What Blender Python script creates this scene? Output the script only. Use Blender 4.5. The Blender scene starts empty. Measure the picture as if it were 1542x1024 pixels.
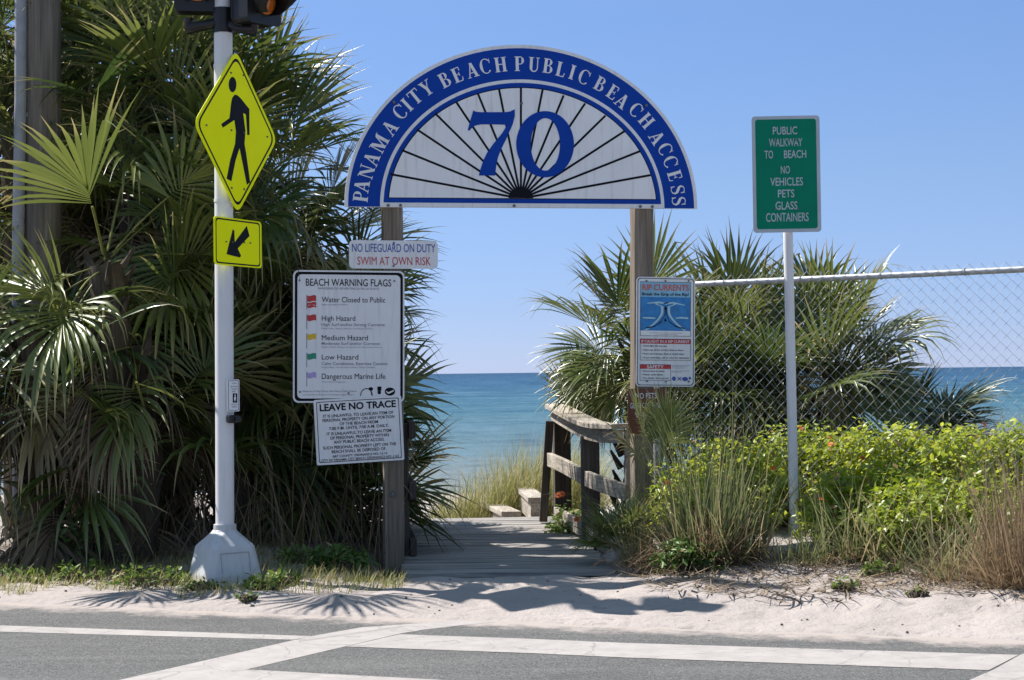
import bpy, bmesh, math, random
import numpy as np
from mathutils import Vector, Matrix

# ------------------------------------------------------------------ camera, sky, sun, exposure
FPX, CX, CY = 2670.0, 771.0, 512.0            # focal length and centre in photograph pixels (1542 x 1024)
CAM = np.array([0.0, 0.0, 1.43])
PITCH, ROLL = math.atan(49.4 / FPX), math.radians(.716)
SUN_EL, SUN_AZ = math.radians(53.5), math.radians(27)   # light travels towards +x, turned 27 deg towards the viewer
EXPOSURE = 0.85
SKY_STRENGTH, SUN_STRENGTH = 0.15, 5.0

scn = bpy.context.scene
col = scn.collection
cam_d = bpy.data.cameras.new("camera"); cam = bpy.data.objects.new("camera", cam_d); col.objects.link(cam)
cam_d.sensor_width = 36; cam_d.lens = FPX / 1542 * 36; cam_d.clip_start = .1; cam_d.clip_end = 90000
cam.location = CAM
scn.camera = cam
def ray(px, py):
    a = (px - CX) / FPX; b = (CY - py) / FPX
    c, s = math.cos(ROLL), math.sin(ROLL)
    r = a * c + b * s; u = -a * s + b * c
    return np.array([r, math.cos(PITCH) - u * math.sin(PITCH), math.sin(PITCH) + u * math.cos(PITCH)])
_f = ray(CX, CY); _r = ray(CX + 1000, CY) - _f; _r /= np.linalg.norm(_r); _u = ray(CX, CY - 1000) - _f; _u /= np.linalg.norm(_u)
cam.matrix_world = Matrix(((_r[0], _u[0], -_f[0], CAM[0]), (_r[1], _u[1], -_f[1], CAM[1]), (_r[2], _u[2], -_f[2], CAM[2]), (0, 0, 0, 1)))
def at(px, py, Y):                             # world point seen at a photo pixel, Y metres ahead
    d = ray(px, py); return CAM + d * Y / d[1]
def on_ground(px, py, z):
    d = ray(px, py); return CAM + d * (z - CAM[2]) / d[2]

w = bpy.data.worlds.new("World"); scn.world = w; w.use_nodes = True
nt = w.node_tree; bg = nt.nodes["Background"]
sky = nt.nodes.new("ShaderNodeTexSky"); sky.sky_type = 'NISHITA'; sky.sun_disc = False
sky.sun_elevation = SUN_EL; sky.sun_rotation = math.radians(-90) + SUN_AZ
sky.altitude = 0; sky.air_density = 1.0; sky.dust_density = 0.0; sky.ozone_density = 5.0
tcw = nt.nodes.new("ShaderNodeTexCoord"); spw = nt.nodes.new("ShaderNodeSeparateXYZ"); nt.links.new(tcw.outputs['Generated'], spw.inputs[0])
rpw = nt.nodes.new("ShaderNodeValToRGB"); _st = [(0, (.258, .322, .60)), (.035, (.27, .314, .52)), (.105, (.345, .36, .465)), (.196, (.395, .412, .50)), (.42, (.80, .70, .56)), (.70, (1.22, 1.0, .70))]   # clear sea air: a bluer, darker horizon than the plain sky model
while len(rpw.color_ramp.elements) < len(_st): rpw.color_ramp.elements.new(.5)
for _e, (_p, _c) in zip(rpw.color_ramp.elements, _st): _e.position = _p; _e.color = (*_c, 1)
mxw = nt.nodes.new("ShaderNodeVectorMath"); mxw.operation = 'MULTIPLY'
nt.links.new(spw.outputs[2], rpw.inputs[0]); nt.links.new(sky.outputs[0], mxw.inputs[0]); nt.links.new(rpw.outputs[0], mxw.inputs[1])
nt.links.new(mxw.outputs[0], bg.inputs[0]); bg.inputs[1].default_value = SKY_STRENGTH
sun_d = bpy.data.lights.new("sun", 'SUN'); sun = bpy.data.objects.new("sun", sun_d); col.objects.link(sun)
sun_d.energy = SUN_STRENGTH; sun_d.angle = math.radians(.5); sun_d.color = (1, .96, .9)
TOSUN = Vector((-math.cos(SUN_AZ) * math.cos(SUN_EL), math.sin(SUN_AZ) * math.cos(SUN_EL), math.sin(SUN_EL)))
sun.rotation_euler = TOSUN.to_track_quat('Z', 'Y').to_euler()
vs = scn.view_settings; vs.view_transform = 'Standard'; vs.look = 'None'; vs.exposure = EXPOSURE; vs.gamma = 1; vs.use_curve_mapping = False
scn.cycles.max_bounces = 8; scn.cycles.transparent_max_bounces = 8

# ------------------------------------------------------------------ helpers
rng = np.random.default_rng(7); rnd = random.Random(5)
def smooth(t):
    t = np.clip(t, 0, 1); return t * t * (3 - 2 * t)
def tag(o, label=None, cat=None, group=None, kind=None):
    if label: o['label'] = label
    if cat: o['category'] = cat
    if group: o['group'] = group
    if kind: o['kind'] = kind
    return o
def empty(name, loc, label, cat, group=None, yaw=0.0, roll=0.0):
    o = bpy.data.objects.new(name, None); col.objects.link(o)
    o.empty_display_size = .1; o.location = tuple(float(c) for c in loc); o.rotation_euler = (0, -roll, yaw)
    return tag(o, label, cat, group)
class MB:
    """collects geometry; build() links it as ONE mesh object"""
    def __init__(s): s.v = []; s.f = []; s.a = []; s.smooth = []; s.lines = []
    def add(s, v, f, a=None, sm=False):
        n = sum(len(x) for x in s.v)
        v = np.asarray(v, float).reshape(-1, 3); s.v.append(v)
        for q in f: s.f.append(tuple(int(i) + n for i in q)); s.smooth.append(sm)
        s.a.append(np.zeros((len(v), 4)) if a is None else np.asarray(a, float))
        return s
    def box(s, c, size, rz=0.0, ax=None):
        x, y, z = [d / 2 for d in size]
        P = np.array([(i * x, j * y, k * z) for i in (-1, 1) for j in (-1, 1) for k in (-1, 1)])
        if ax is not None: P = P @ np.array(ax)
        elif rz: P = P @ np.array([[math.cos(rz), math.sin(rz), 0], [-math.sin(rz), math.cos(rz), 0], [0, 0, 1]])
        return s.add(P + np.array(c), [(0, 1, 3, 2), (4, 6, 7, 5), (0, 4, 5, 1), (2, 3, 7, 6), (0, 2, 6, 4), (1, 5, 7, 3)])
    def tube(s, pts, r, n=8, cap=True, sm=True):
        pts = [np.array(p, float) for p in pts]
        rs = r if isinstance(r, (list, tuple)) else [r] * len(pts)
        V = []; D_ = [(pts[min(i + 1, len(pts) - 1)] - pts[max(i - 1, 0)]) for i in range(len(pts))]
        ref = np.eye(3)[int(np.argmin(np.max(np.abs([d / (np.linalg.norm(d) + 1e-9) for d in D_]), axis=0)))]
        for i, p in enumerate(pts):
            d = pts[min(i + 1, len(pts) - 1)] - pts[max(i - 1, 0)]; d = d / (np.linalg.norm(d) + 1e-9)
            a = np.cross(d, ref); a /= np.linalg.norm(a); b = np.cross(d, a)
            for k in range(n):
                t = 2 * math.pi * k / n; V.append(p + rs[i] * (math.cos(t) * a + math.sin(t) * b))
        F = [(i * n + k, i * n + (k + 1) % n, (i + 1) * n + (k + 1) % n, (i + 1) * n + k) for i in range(len(pts) - 1) for k in range(n)]
        s.add(V, F, sm=sm)
        if cap:
            m = len(pts) - 1
            s.add(V[:n], [tuple(range(n))[::-1]]); s.add(V[m * n:], [tuple(range(n))])
        return s
    def beam(s, pts, wd, ht, bend_up=True):
        """rectangular timber along a path; wd across (horizontal), ht vertical"""
        pts = [np.array(p, float) for p in pts]; V = []
        for i, p in enumerate(pts):
            d = pts[min(i + 1, len(pts) - 1)] - pts[max(i - 1, 0)]; d[2] = 0; d /= np.linalg.norm(d)
            sd = np.array([d[1], -d[0], 0]) * wd / 2; up = np.array([0, 0, ht / 2])
            V += [p - sd - up, p + sd - up, p + sd + up, p - sd + up]
        F = [(i * 4 + k, i * 4 + (k + 1) % 4, (i + 1) * 4 + (k + 1) % 4, (i + 1) * 4 + k) for i in range(len(pts) - 1) for k in range(4)]
        m = (len(pts) - 1) * 4
        return s.add(V, F + [(3, 2, 1, 0), (m, m + 1, m + 2, m + 3)])
    def poly(s, uv, y):                        # flat n-gon in a sign's local x-z plane
        return s.add([(u, y, v) for u, v in uv], [tuple(range(len(uv)))])
    def strip(s, A, B, y):                     # ribbon between two polylines in the x-z plane
        n = len(A); V = [(u, y, v) for u, v in A] + [(u, y, v) for u, v in B]
        return s.add(V, [(i, i + 1, n + i + 1, n + i) for i in range(n - 1)])
    def prism(s, uv, y0, y1):
        n = len(uv); V = [(u, y0, v) for u, v in uv] + [(u, y1, v) for u, v in uv]
        return s.add(V, [tuple(range(n)), tuple(range(2 * n - 1, n - 1, -1))] + [(i, (i + 1) % n, n + (i + 1) % n, n + i) for i in range(n)])
    def build(s, name, mat, parent=None, bevel=0.0, attr=False):
        me = bpy.data.meshes.new(name)
        V = np.concatenate(s.v); nv = len(V)
        me.vertices.add(nv); me.vertices.foreach_set('co', V.ravel())
        tot = np.array([len(f) for f in s.f], np.int32); st = np.concatenate([[0], np.cumsum(tot)[:-1]]).astype(np.int32)
        idx = np.fromiter((i for f in s.f for i in f), np.int32, int(tot.sum()))
        me.loops.add(len(idx)); me.loops.foreach_set('vertex_index', idx)
        me.polygons.add(len(tot)); me.polygons.foreach_set('loop_start', st)
        me.polygons.foreach_set('use_smooth', np.array(s.smooth, bool))
        me.update(calc_edges=True); me.validate()
        if attr:
            at_ = me.attributes.new('leaf', 'FLOAT_COLOR', 'POINT'); at_.data.foreach_set('color', np.concatenate(s.a).astype(np.float32).ravel())
        me.materials.append(mat)
        o = bpy.data.objects.new(name, me); col.objects.link(o)
        if parent is not None: o.parent = parent
        if bevel:
            b = o.modifiers.new('bevel', 'BEVEL'); b.width = bevel; b.segments = 2; b.limit_method = 'ANGLE'
        return o
def quads_obj(name, V, F, attr, mat, parent=None, smooth_=True):
    """fast path for foliage: V (n,3), F (m,4) arrays"""
    me = bpy.data.meshes.new(name); V = np.ascontiguousarray(V, np.float32); F = np.ascontiguousarray(F, np.int32)
    me.vertices.add(len(V)); me.vertices.foreach_set('co', V.ravel())
    me.loops.add(F.size); me.loops.foreach_set('vertex_index', F.ravel())
    me.polygons.add(len(F)); me.polygons.foreach_set('loop_start', np.arange(len(F), dtype=np.int32) * 4)
    me.polygons.foreach_set('use_smooth', np.full(len(F), smooth_))
    me.update(calc_edges=True)
    a = me.attributes.new('leaf', 'FLOAT_COLOR', 'POINT'); a.data.foreach_set('color', np.ascontiguousarray(attr, np.float32).ravel())
    me.materials.append(mat)
    o = bpy.data.objects.new(name, me); col.objects.link(o)
    if parent is not None: o.parent = parent
    return o
class FB:
    def __init__(s): s.V = []; s.F = []; s.A = []; s.n = 0
    def add(s, V, F, A):
        s.V.append(V); s.F.append(F + s.n); s.A.append(A); s.n += len(V)
    def build(s, name, mat, parent=None, origin=None):
        V = np.concatenate(s.V)
        if origin is not None: V = V - np.array(origin)
        return quads_obj(name, V, np.concatenate(s.F), np.concatenate(s.A), mat, parent)

# ------------------------------------------------------------------ materials
def new_mat(name):
    m = bpy.data.materials.new(name); m.use_nodes = True
    t = m.node_tree; return m, t, t.nodes["Principled BSDF"]
def N(t, ty, **kw):
    n = t.nodes.new(ty)
    for k, v in kw.items():
        if k.startswith('i_'): n.inputs[k[2:].replace('_', ' ')].default_value = v
        else: setattr(n, k, v)
    return n
def mixc(t, fac, a, b):
    n = t.nodes.new("ShaderNodeMix"); n.data_type = 'RGBA'
    for sck, val in ((n.inputs[0], fac), (n.inputs[6], a), (n.inputs[7], b)):
        if hasattr(val, 'is_linked'): t.links.new(val, sck)
        else: sck.default_value = val if not isinstance(val, tuple) else (*val[:3], 1)
    return n.outputs[2]
def ramp(t, src, stops):
    n = t.nodes.new("ShaderNodeValToRGB"); el = n.color_ramp.elements
    while len(el) < len(stops): el.new(.5)
    for e, (p, c) in zip(el, stops): e.position = p; e.color = (*c, 1) if isinstance(c, tuple) else (c, c, c, 1)
    t.links.new(src, n.inputs[0]); return n.outputs[0]
def noise(t, scale, detail=4, rough=.55, vec=None, dims=None, gen='Object'):
    n = N(t, "ShaderNodeTexNoise"); n.inputs['Scale'].default_value = scale; n.inputs['Detail'].default_value = detail; n.inputs['Roughness'].default_value = rough
    if vec is None: vec = t.nodes.new("ShaderNodeTexCoord").outputs[gen]
    t.links.new(vec, n.inputs['Vector']); return n.outputs['Fac']
def stretch(t, sx, sy, sz, gen='Object'):
    c = t.nodes.new("ShaderNodeTexCoord"); m = t.nodes.new("ShaderNodeMapping"); m.inputs['Scale'].default_value = (sx, sy, sz)
    t.links.new(c.outputs[gen], m.inputs['Vector']); return m.outputs[0]
def bump(t, p, h, strength=.3, dist=.01):
    b = N(t, "ShaderNodeBump"); b.inputs['Strength'].default_value = strength; b.inputs['Distance'].default_value = dist
    t.links.new(h, b.inputs['Height']); t.links.new(b.outputs[0], p.inputs['Normal'])
def paint(name, c, rough=.45, metal=0.0, var=.12, scale=6, spec=.4):
    m, t, p = new_mat(name)
    f = noise(t, scale, 5); dk = tuple(x * (1 - var) for x in c); lt = tuple(min(1, x * (1 + var * .5)) for x in c)
    t.links.new(mixc(t, ramp(t, f, [(.3, 0.), (.7, 1.)]), dk, lt), p.inputs['Base Color'])
    p.inputs['Roughness'].default_value = rough; p.inputs['Metallic'].default_value = metal; p.inputs['Specular IOR Level'].default_value = spec
    return m
def wood(name, dark, light, axis, scale=1.0, rough=.85, knots=True):
    """weathered timber, grain along axis 0/1/2"""
    m, t, p = new_mat(name)
    sc = [60 * scale] * 3; sc[axis] = 2.2 * scale
    g = noise(t, 1, 6, .6, stretch(t, *sc)); sc2 = [14 * scale] * 3; sc2[axis] = .7
    b = noise(t, 1, 3, .5, stretch(t, *sc2))
    c1 = mixc(t, ramp(t, g, [(.32, 0.), (.66, 1.)]), dark, light)
    c2 = mixc(t, ramp(t, b, [(.42, 0.), (.62, .45)]), c1, tuple(x * .6 for x in dark))
    t.links.new(c2, p.inputs['Base Color']); p.inputs['Roughness'].default_value = rough; p.inputs['Specular IOR Level'].default_value = .2
    bump(t, p, g, .5, .004); return m
def leafmat(name, g1, g2, dry, rough=.42, trans=.28, spec=.5):
    """leaf colours from a per-leaf attribute: R picks the green, G how far that bit of leaf has dried out"""
    m, t, p = new_mat(name)
    a = N(t, "ShaderNodeAttribute", attribute_name='leaf'); s = N(t, "ShaderNodeSeparateColor"); t.links.new(a.outputs['Color'], s.inputs[0])
    c = mixc(t, s.outputs[0], g1, g2); c = mixc(t, s.outputs[1], c, dry)
    t.links.new(c, p.inputs['Base Color']); p.inputs['Roughness'].default_value = rough; p.inputs['Specular IOR Level'].default_value = spec
    tr = N(t, "ShaderNodeBsdfTranslucent"); mx = N(t, "ShaderNodeMixShader"); mx.inputs[0].default_value = trans
    hs = N(t, "ShaderNodeHueSaturation"); hs.inputs['Value'].default_value = 1.5; hs.inputs['Hue'].default_value = .485; t.links.new(c, hs.inputs['Color'])
    t.links.new(hs.outputs[0], tr.inputs[0]); t.links.new(p.outputs[0], mx.inputs[1]); t.links.new(tr.outputs[0], mx.inputs[2])
    t.links.new(mx.outputs[0], t.nodes["Material Output"].inputs[0]); return m
M = {}
def sand_mat(name, base, speck):
    m, t, p = new_mat(name)
    a = noise(t, 1.3, 6); b = noise(t, 8, 6, .6); c = noise(t, 160, 2)
    col1 = mixc(t, ramp(t, a, [(.35, 0.), (.65, 1.)]), tuple(x * .86 for x in base), base)
    col2 = mixc(t, ramp(t, b, [(.30, .75), (.42, 0.)]), col1, tuple(x * .62 for x in base))
    col3 = mixc(t, ramp(t, c, [(.24, .9), (.31, 0.)]), col2, speck)
    t.links.new(col3, p.inputs['Base Color']); p.inputs['Roughness'].default_value = .95; p.inputs['Specular IOR Level'].default_value = .1
    mxh = N(t, "ShaderNodeMath", operation='ADD'); t.links.new(b, mxh.inputs[0])
    d = noise(t, 110, 3); ml = N(t, "ShaderNodeMath", operation='MULTIPLY'); ml.inputs[1].default_value = .10; t.links.new(d, ml.inputs[0]); t.links.new(ml.outputs[0], mxh.inputs[1])
    bump(t, p, mxh.outputs[0], .7, .05); return m
M['sand'] = sand_mat('sand', (.372, .328, .308), (.22, .18, .15))
def N_sub(t, a, v):
    n = N(t, "ShaderNodeMath", operation='SUBTRACT'); n.inputs[1].default_value = v; t.links.new(a, n.inputs[0]); return n.outputs[0]
def asphalt_mat():
    m, t, p = new_mat('asphalt')
    a = noise(t, 170, 3, .7); b = noise(t, .8, 5); l = noise(t, 1, 4, .6, stretch(t, .5, 6, 1))
    c1 = ramp(t, a, [(.32, (.028, .028, .028)), (.50, (.078, .077, .076)), (.66, (.24, .235, .23))])
    c2 = mixc(t, ramp(t, b, [(.35, .22), (.65, 0.)]), c1, (.07, .07, .07))
    c3 = mixc(t, ramp(t, l, [(.45, 0.), (.7, .2)]), c2, (.22, .21, .2))
    a2 = noise(t, 70, 2, .5); c3 = mixc(t, ramp(t, a2, [(.58, 0.), (.66, .32)]), c3, (.24, .235, .23)); c3 = mixc(t, ramp(t, a2, [(.34, .38), (.42, 0.)]), c3, (.03, .03, .03))
    st = noise(t, .9, 3, .5); c3 = mixc(t, ramp(t, st, [(.60, 0.), (.72, .35)]), c3, (.05, .05, .05))
    sn = noise(t, 35, 6, .7); c3 = mixc(t, ramp(t, sn, [(.62, 0.), (.72, .5)]), c3, (.30, .26, .235))
    tc = t.nodes.new("ShaderNodeTexCoord"); dt = N(t, "ShaderNodeVectorMath", operation='DOT_PRODUCT'); dt.inputs[1].default_value = (.3328, .9430, 0); t.links.new(tc.outputs['Object'], dt.inputs[0])
    dm = N(t, "ShaderNodeMapRange"); dm.inputs['From Min'].default_value = 9.955 - .55; dm.inputs['From Max'].default_value = 9.955; t.links.new(dt.outputs['Value'], dm.inputs[0])   # sand blown over the road edge
    dn = N(t, "ShaderNodeMath", operation='MULTIPLY_ADD'); t.links.new(noise(t, 5, 8, .75), dn.inputs[0]); dn.inputs[1].default_value = 1.5; t.links.new(dm.outputs[0], dn.inputs[2])
    c3 = mixc(t, ramp(t, N_sub(t, dn.outputs[0], 1.18), [(.0, 0.), (.42, .9)]), c3, (.37, .318, .292))
    t.links.new(c3, p.inputs['Base Color']); p.inputs['Roughness'].default_value = .9; p.inputs['Specular IOR Level'].default_value = .25
    bump(t, p, a, .6, .004); return m
M['asphalt'] = asphalt_mat()
def roadpaint_mat():
    m, t, p = new_mat('road_paint')
    tc = t.nodes.new("ShaderNodeTexCoord"); wrp = noise(t, 1.4, 4)
    v = N(t, "ShaderNodeTexVoronoi", feature='DISTANCE_TO_EDGE'); v.inputs['Scale'].default_value = 1.5
    cb = N(t, "ShaderNodeCombineXYZ"); t.links.new(wrp, cb.inputs[0]); t.links.new(wrp, cb.inputs[1])
    ad = N(t, "ShaderNodeVectorMath", operation='ADD'); t.links.new(tc.outputs['Object'], ad.inputs[0]); t.links.new(cb.outputs[0], ad.inputs[1]); t.links.new(ad.outputs[0], v.inputs['Vector'])
    wn = noise(t, 9, 6); sp = noise(t, 120, 3)
    c = mixc(t, ramp(t, wn, [(.35, 0.), (.7, 1.)]), (.34, .31, .297), (.275, .25, .237))
    c = mixc(t, ramp(t, v.outputs['Distance'], [(.004, .75), (.014, 0.)]), c, (.2, .19, .18))
    c = mixc(t, ramp(t, sp, [(.26, .8), (.34, 0.)]), c, (.25, .24, .23))
    ch = noise(t, 22, 8, .75); c = mixc(t, ramp(t, ch, [(.60, 0.), (.66, .85)]), c, (.13, .128, .126))
    t.links.new(c, p.inputs['Base Color']); p.inputs['Roughness'].default_value = .8; return m
M['road_paint'] = roadpaint_mat()
def water_mat():
    m, t, p = new_mat('sea_water')
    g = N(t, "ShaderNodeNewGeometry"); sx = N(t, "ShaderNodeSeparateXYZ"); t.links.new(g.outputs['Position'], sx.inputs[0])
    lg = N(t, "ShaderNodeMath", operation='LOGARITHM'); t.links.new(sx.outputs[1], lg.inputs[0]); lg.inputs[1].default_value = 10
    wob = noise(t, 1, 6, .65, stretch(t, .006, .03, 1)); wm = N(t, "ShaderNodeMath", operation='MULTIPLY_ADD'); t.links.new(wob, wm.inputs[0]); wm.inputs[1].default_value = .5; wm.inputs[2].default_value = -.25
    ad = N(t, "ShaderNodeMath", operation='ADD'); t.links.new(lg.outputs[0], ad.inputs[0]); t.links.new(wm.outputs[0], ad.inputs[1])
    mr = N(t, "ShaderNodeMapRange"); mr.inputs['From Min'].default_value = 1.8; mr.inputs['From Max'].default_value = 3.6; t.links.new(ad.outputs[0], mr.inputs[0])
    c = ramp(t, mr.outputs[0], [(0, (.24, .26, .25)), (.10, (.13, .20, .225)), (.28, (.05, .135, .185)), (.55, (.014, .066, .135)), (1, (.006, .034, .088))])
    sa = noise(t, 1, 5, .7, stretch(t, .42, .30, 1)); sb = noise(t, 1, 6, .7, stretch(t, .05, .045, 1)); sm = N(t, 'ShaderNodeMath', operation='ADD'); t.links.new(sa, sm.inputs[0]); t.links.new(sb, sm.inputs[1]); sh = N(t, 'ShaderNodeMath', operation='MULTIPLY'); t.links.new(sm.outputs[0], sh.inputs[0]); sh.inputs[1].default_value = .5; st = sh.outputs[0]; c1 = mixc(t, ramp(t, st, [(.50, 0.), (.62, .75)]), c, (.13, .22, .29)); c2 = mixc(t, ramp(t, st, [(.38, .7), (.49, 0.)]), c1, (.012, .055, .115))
    t.links.new(c2, p.inputs['Base Color']); p.inputs['Roughness'].default_value = .45; p.inputs['Specular IOR Level'].default_value = .06
    w1 = noise(t, 1, 8, .7, stretch(t, .18, .7, 1)); bump(t, p, w1, 1.0, .9); return m
M['water'] = water_mat()
def stained(name, c, streak, amt):
    m, t, p = new_mat(name)
    a = noise(t, 1, 6, .6, stretch(t, 26, 26, 2.2)); b = noise(t, 3.5, 5)
    k = mixc(t, ramp(t, a, [(.52, 0.), (.78, amt)]), c, streak); k = mixc(t, ramp(t, b, [(.35, .14), (.65, 0.)]), k, tuple(x * .6 for x in c))
    t.links.new(k, p.inputs['Base Color']); p.inputs['Roughness'].default_value = .45; p.inputs['Specular IOR Level'].default_value = .25; return m
M['alu'] = stained('weathered_aluminium', (.70, .69, .69), (.36, .35, .34), .35)
M['cast_alu'] = stained('cast_aluminium_base', (.55, .55, .56), (.26, .24, .22), .5)
M['galv'] = paint('galvanised_steel', (.42, .43, .45), .5, .5, .18, 25)
M['conduit'] = paint('grey_plastic_conduit', (.30, .30, .32), .6, 0, .15, 12)
M['wire'] = paint('galvanised_wire', (.40, .42, .45), .5, .4, .1, 25)
M['white'] = stained('white_sign_sheet', (.76, .755, .76), (.40, .36, .33), .45)
M['grey_white'] = stained('faded_white_vinyl', (.82, .81, .81), (.45, .41, .38), .5)
M['blue'] = paint('blue_vinyl', (.003, .048, .33), .45, 0, .1, 4, .12)
M['blue_text'] = paint('faded_blue_print', (.04, .09, .36), .45)
M['black'] = paint('black_vinyl', (.006, .006, .010), .5, 0, .2, 5, .12)
M['grey_text'] = paint('faded_grey_print', (.22, .22, .25), .5)
M['red'] = paint('red_print', (.50, .035, .035), .45)
M['orange_red'] = paint('faded_red_print', (.60, .11, .06), .45)
M['yellow_print'] = paint('yellow_print', (.70, .45, .03), .45)
M['green_print'] = paint('green_print', (.02, .25, .15), .45)
M['violet'] = paint('violet_print', (.40, .33, .60), .45)
M['sky_print'] = paint('pale_blue_print', (.25, .50, .66), .45, 0, .2, 9)
M['sea_print'] = paint('blue_sea_print', (.03, .22, .52), .45, 0, .3, 14)
M['foam'] = paint('pale_foam_print', (.42, .62, .68), .5)
M['fluor'] = paint('fluorescent_yellow_green', (.97, .98, .0), .5, 0, .04, 4, .08)
M['green_sign'] = paint('green_reflective_sheet', (.0, .19, .11), .45, 0, .08, 5, .12)
M['sign_border'] = paint('pale_reflective_border', (.42, .46, .50), .35)
M['brown_sign'] = paint('brown_sign_sheet', (.16, .05, .03), .5)
M['signal_black'] = paint('black_housing', (.012, .011, .012), .4, 0, .2, 9)
M['screw'] = paint('dull_screw_steel', (.16, .16, .16), .5, .5)
def lens_mat():
    m, t, p = new_mat('amber_lens'); v = N(t, "ShaderNodeTexVoronoi"); v.inputs['Scale'].default_value = 60
    t.links.new(stretch(t, 1, 1, 1), v.inputs['Vector'])
    t.links.new(mixc(t, v.outputs['Distance'], (.50, .10, .01), (.75, .22, .03)), p.inputs['Base Color']); p.inputs['Roughness'].default_value = .15; p.inputs['Transmission Weight'].default_value = .2; return m
M['lens'] = lens_mat()
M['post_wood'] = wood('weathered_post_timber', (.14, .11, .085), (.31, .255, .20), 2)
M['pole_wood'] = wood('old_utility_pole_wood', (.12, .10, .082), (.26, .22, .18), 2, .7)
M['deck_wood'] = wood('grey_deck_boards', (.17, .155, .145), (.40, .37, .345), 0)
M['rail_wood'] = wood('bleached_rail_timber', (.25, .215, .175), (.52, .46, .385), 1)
M['dark_wood'] = wood('shade_darkened_timber', (.05, .042, .036), (.12, .10, .085), 2)  # shade on the left railing and the posts is put into this colour
M['trunk'] = wood('palm_trunk_fibre', (.035, .027, .02), (.115, .09, .066), 2, .5)
M['frond'] = leafmat('palm_frond', (.028, .056, .014), (.165, .195, .045), (.50, .38, .20), .33, .30, .6)
M['frond_dry'] = leafmat('dead_palm_frond', (.06, .05, .032), (.13, .10, .065), (.24, .18, .11), .6, .15, .3)
M['grass'] = leafmat('green_beach_grass', (.075, .115, .04), (.20, .25, .10), (.42, .34, .19), .45, .3, .3)
M['dune_grass'] = leafmat('pale_dune_grass', (.12, .15, .03), (.25, .27, .07), (.45, .37, .19), .5, .3, .3)
M['dry_grass'] = leafmat('dry_straw_grass', (.26, .19, .11), (.40, .31, .18), (.16, .11, .07), .7, .25, .2)
M['bush'] = leafmat('bright_shrub_leaf', (.17, .24, .015), (.40, .45, .05), (.30, .20, .08), .4, .45, .5)
M['weed'] = leafmat('low_weed_leaf', (.05, .11, .02), (.14, .21, .035), (.35, .27, .12), .5, .3, .4)
M['litter'] = leafmat('dry_litter', (.20, .15, .10), (.33, .25, .17), (.155, .12, .085), .8, .05, .1)
M['stem'] = paint('woody_stem', (.12, .09, .06), .8)
M['petal'] = paint('orange_petal', (.70, .13, .01), .5)
M['flower_eye'] = paint('dark_flower_centre', (.16, .03, .01), .7)
M['pebble'] = paint('dark_pebble', (.13, .11, .10), .8, 0, .4, 30)

# ------------------------------------------------------------------ setting: ground, road, sea
RP = np.array([-3.41, 11.76]); RE = np.array([2.74, 9.59]) - RP; RE /= np.linalg.norm(RE); RN = np.array([-RE[1], RE[0]])
ROAD_Z = -.05
def road_s(x, y): return (x - RP[0]) * RN[0] + (y - RP[1]) * RN[1]
_fr = random.Random(11)
FOOT = [(_fr.uniform(-3.4, 3.6), _fr.uniform(9.7, 12.4), _fr.uniform(.045, .10), _fr.uniform(.018, .05)) for _ in range(130)]   # foot prints
def ground(x, y):
    x = np.asarray(x, float); y = np.asarray(y, float); s = road_s(x, y)
    z = -.10 + .062 * smooth((s + .12) / .2) + .05 * smooth(s / 1.1)
    near = smooth(s / .5) * smooth((26 - y) / 4)
    z = z + near * (.014 * np.sin(x * 5.3 + 1.7 * np.sin(y * 3.1)) * np.sin(y * 4.1 + x * 1.3) + .010 * np.sin(x * 11 + y * 7) * np.sin(y * 13 - x * 4))
    z = z + .05 * smooth((x - .45) / .7) * smooth((s - .5) / .7) + .15 * smooth((x - .8) / 1.0) * smooth((s - 1.2) / 1.6) + .30 * smooth((x - 2.6) / 2) * smooth((y - 14.5) / 3)
    z = z + .10 * smooth((-x - 1.0) / .8) * smooth((s - 1.1) / 1.0)
    inside = smooth((x + 1.15) / .2) * smooth((.75 - x) / .2) * smooth((y - 12.35) / .2) * smooth((19 - y) / 1.5)
    for fx, fy, fr, fd in FOOT:
        z = z - fd * np.exp(-((x - fx) ** 2 + ((y - fy) * 1.3) ** 2) / fr ** 2) * near + .35 * fd * np.exp(-((x - fx) ** 2 + ((y - fy) * 1.3) ** 2) / (fr * 1.7) ** 2) * near
    z = z - .17 * inside
    open_ = smooth((x + 2.6) / 1.2) * smooth((2.2 - x) / 1.0)
    drop = smooth((y - (20 - 2.6 * open_)) / 9)
    mound = .72 * np.exp(-((x - .35) / 1.0) ** 2 - ((y - 22) / 2.6) ** 2)
    far = -2.3 - .75 * np.clip((y - 27) / 40, 0, 1) - .09 * np.clip(y - 67, 0, 60) + .025 * np.sin(x * .9) * np.sin(y * .6)
    z = z * (1 - drop) + far * drop + mound * (1 - smooth((y - 26) / 4)) * drop
    return z
def grid_sheet(name, xs, ys, zf, mat):
    X, Y = np.meshgrid(xs, ys); Z = zf(X, Y); V = np.stack([X, Y, Z], -1).reshape(-1, 3); nx, ny = len(xs), len(ys)
    i = (np.arange(ny - 1)[:, None] * nx + np.arange(nx - 1)[None]).ravel()
    F = np.stack([i, i + 1, i + nx + 1, i + nx], -1)
    return quads_obj(name, V, F, np.zeros((len(V), 4)), mat)
xs = np.concatenate([-np.geomspace(3000, 5.2, 40), np.arange(-5, 6.5, .06), np.geomspace(6.7, 3000, 40)])
ys = np.concatenate([-np.geomspace(400, 1, 14), np.linspace(0, 8.4, 10), np.arange(8.5, 15, .06), np.arange(15, 28, .3), np.geomspace(28.5, 260, 40)])
tag(grid_sheet('sand_ground', xs, ys, ground, M['sand']), 'pale pinkish white beach sand between the road and the dunes', kind='structure')
SEA_Z = -3.05
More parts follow.
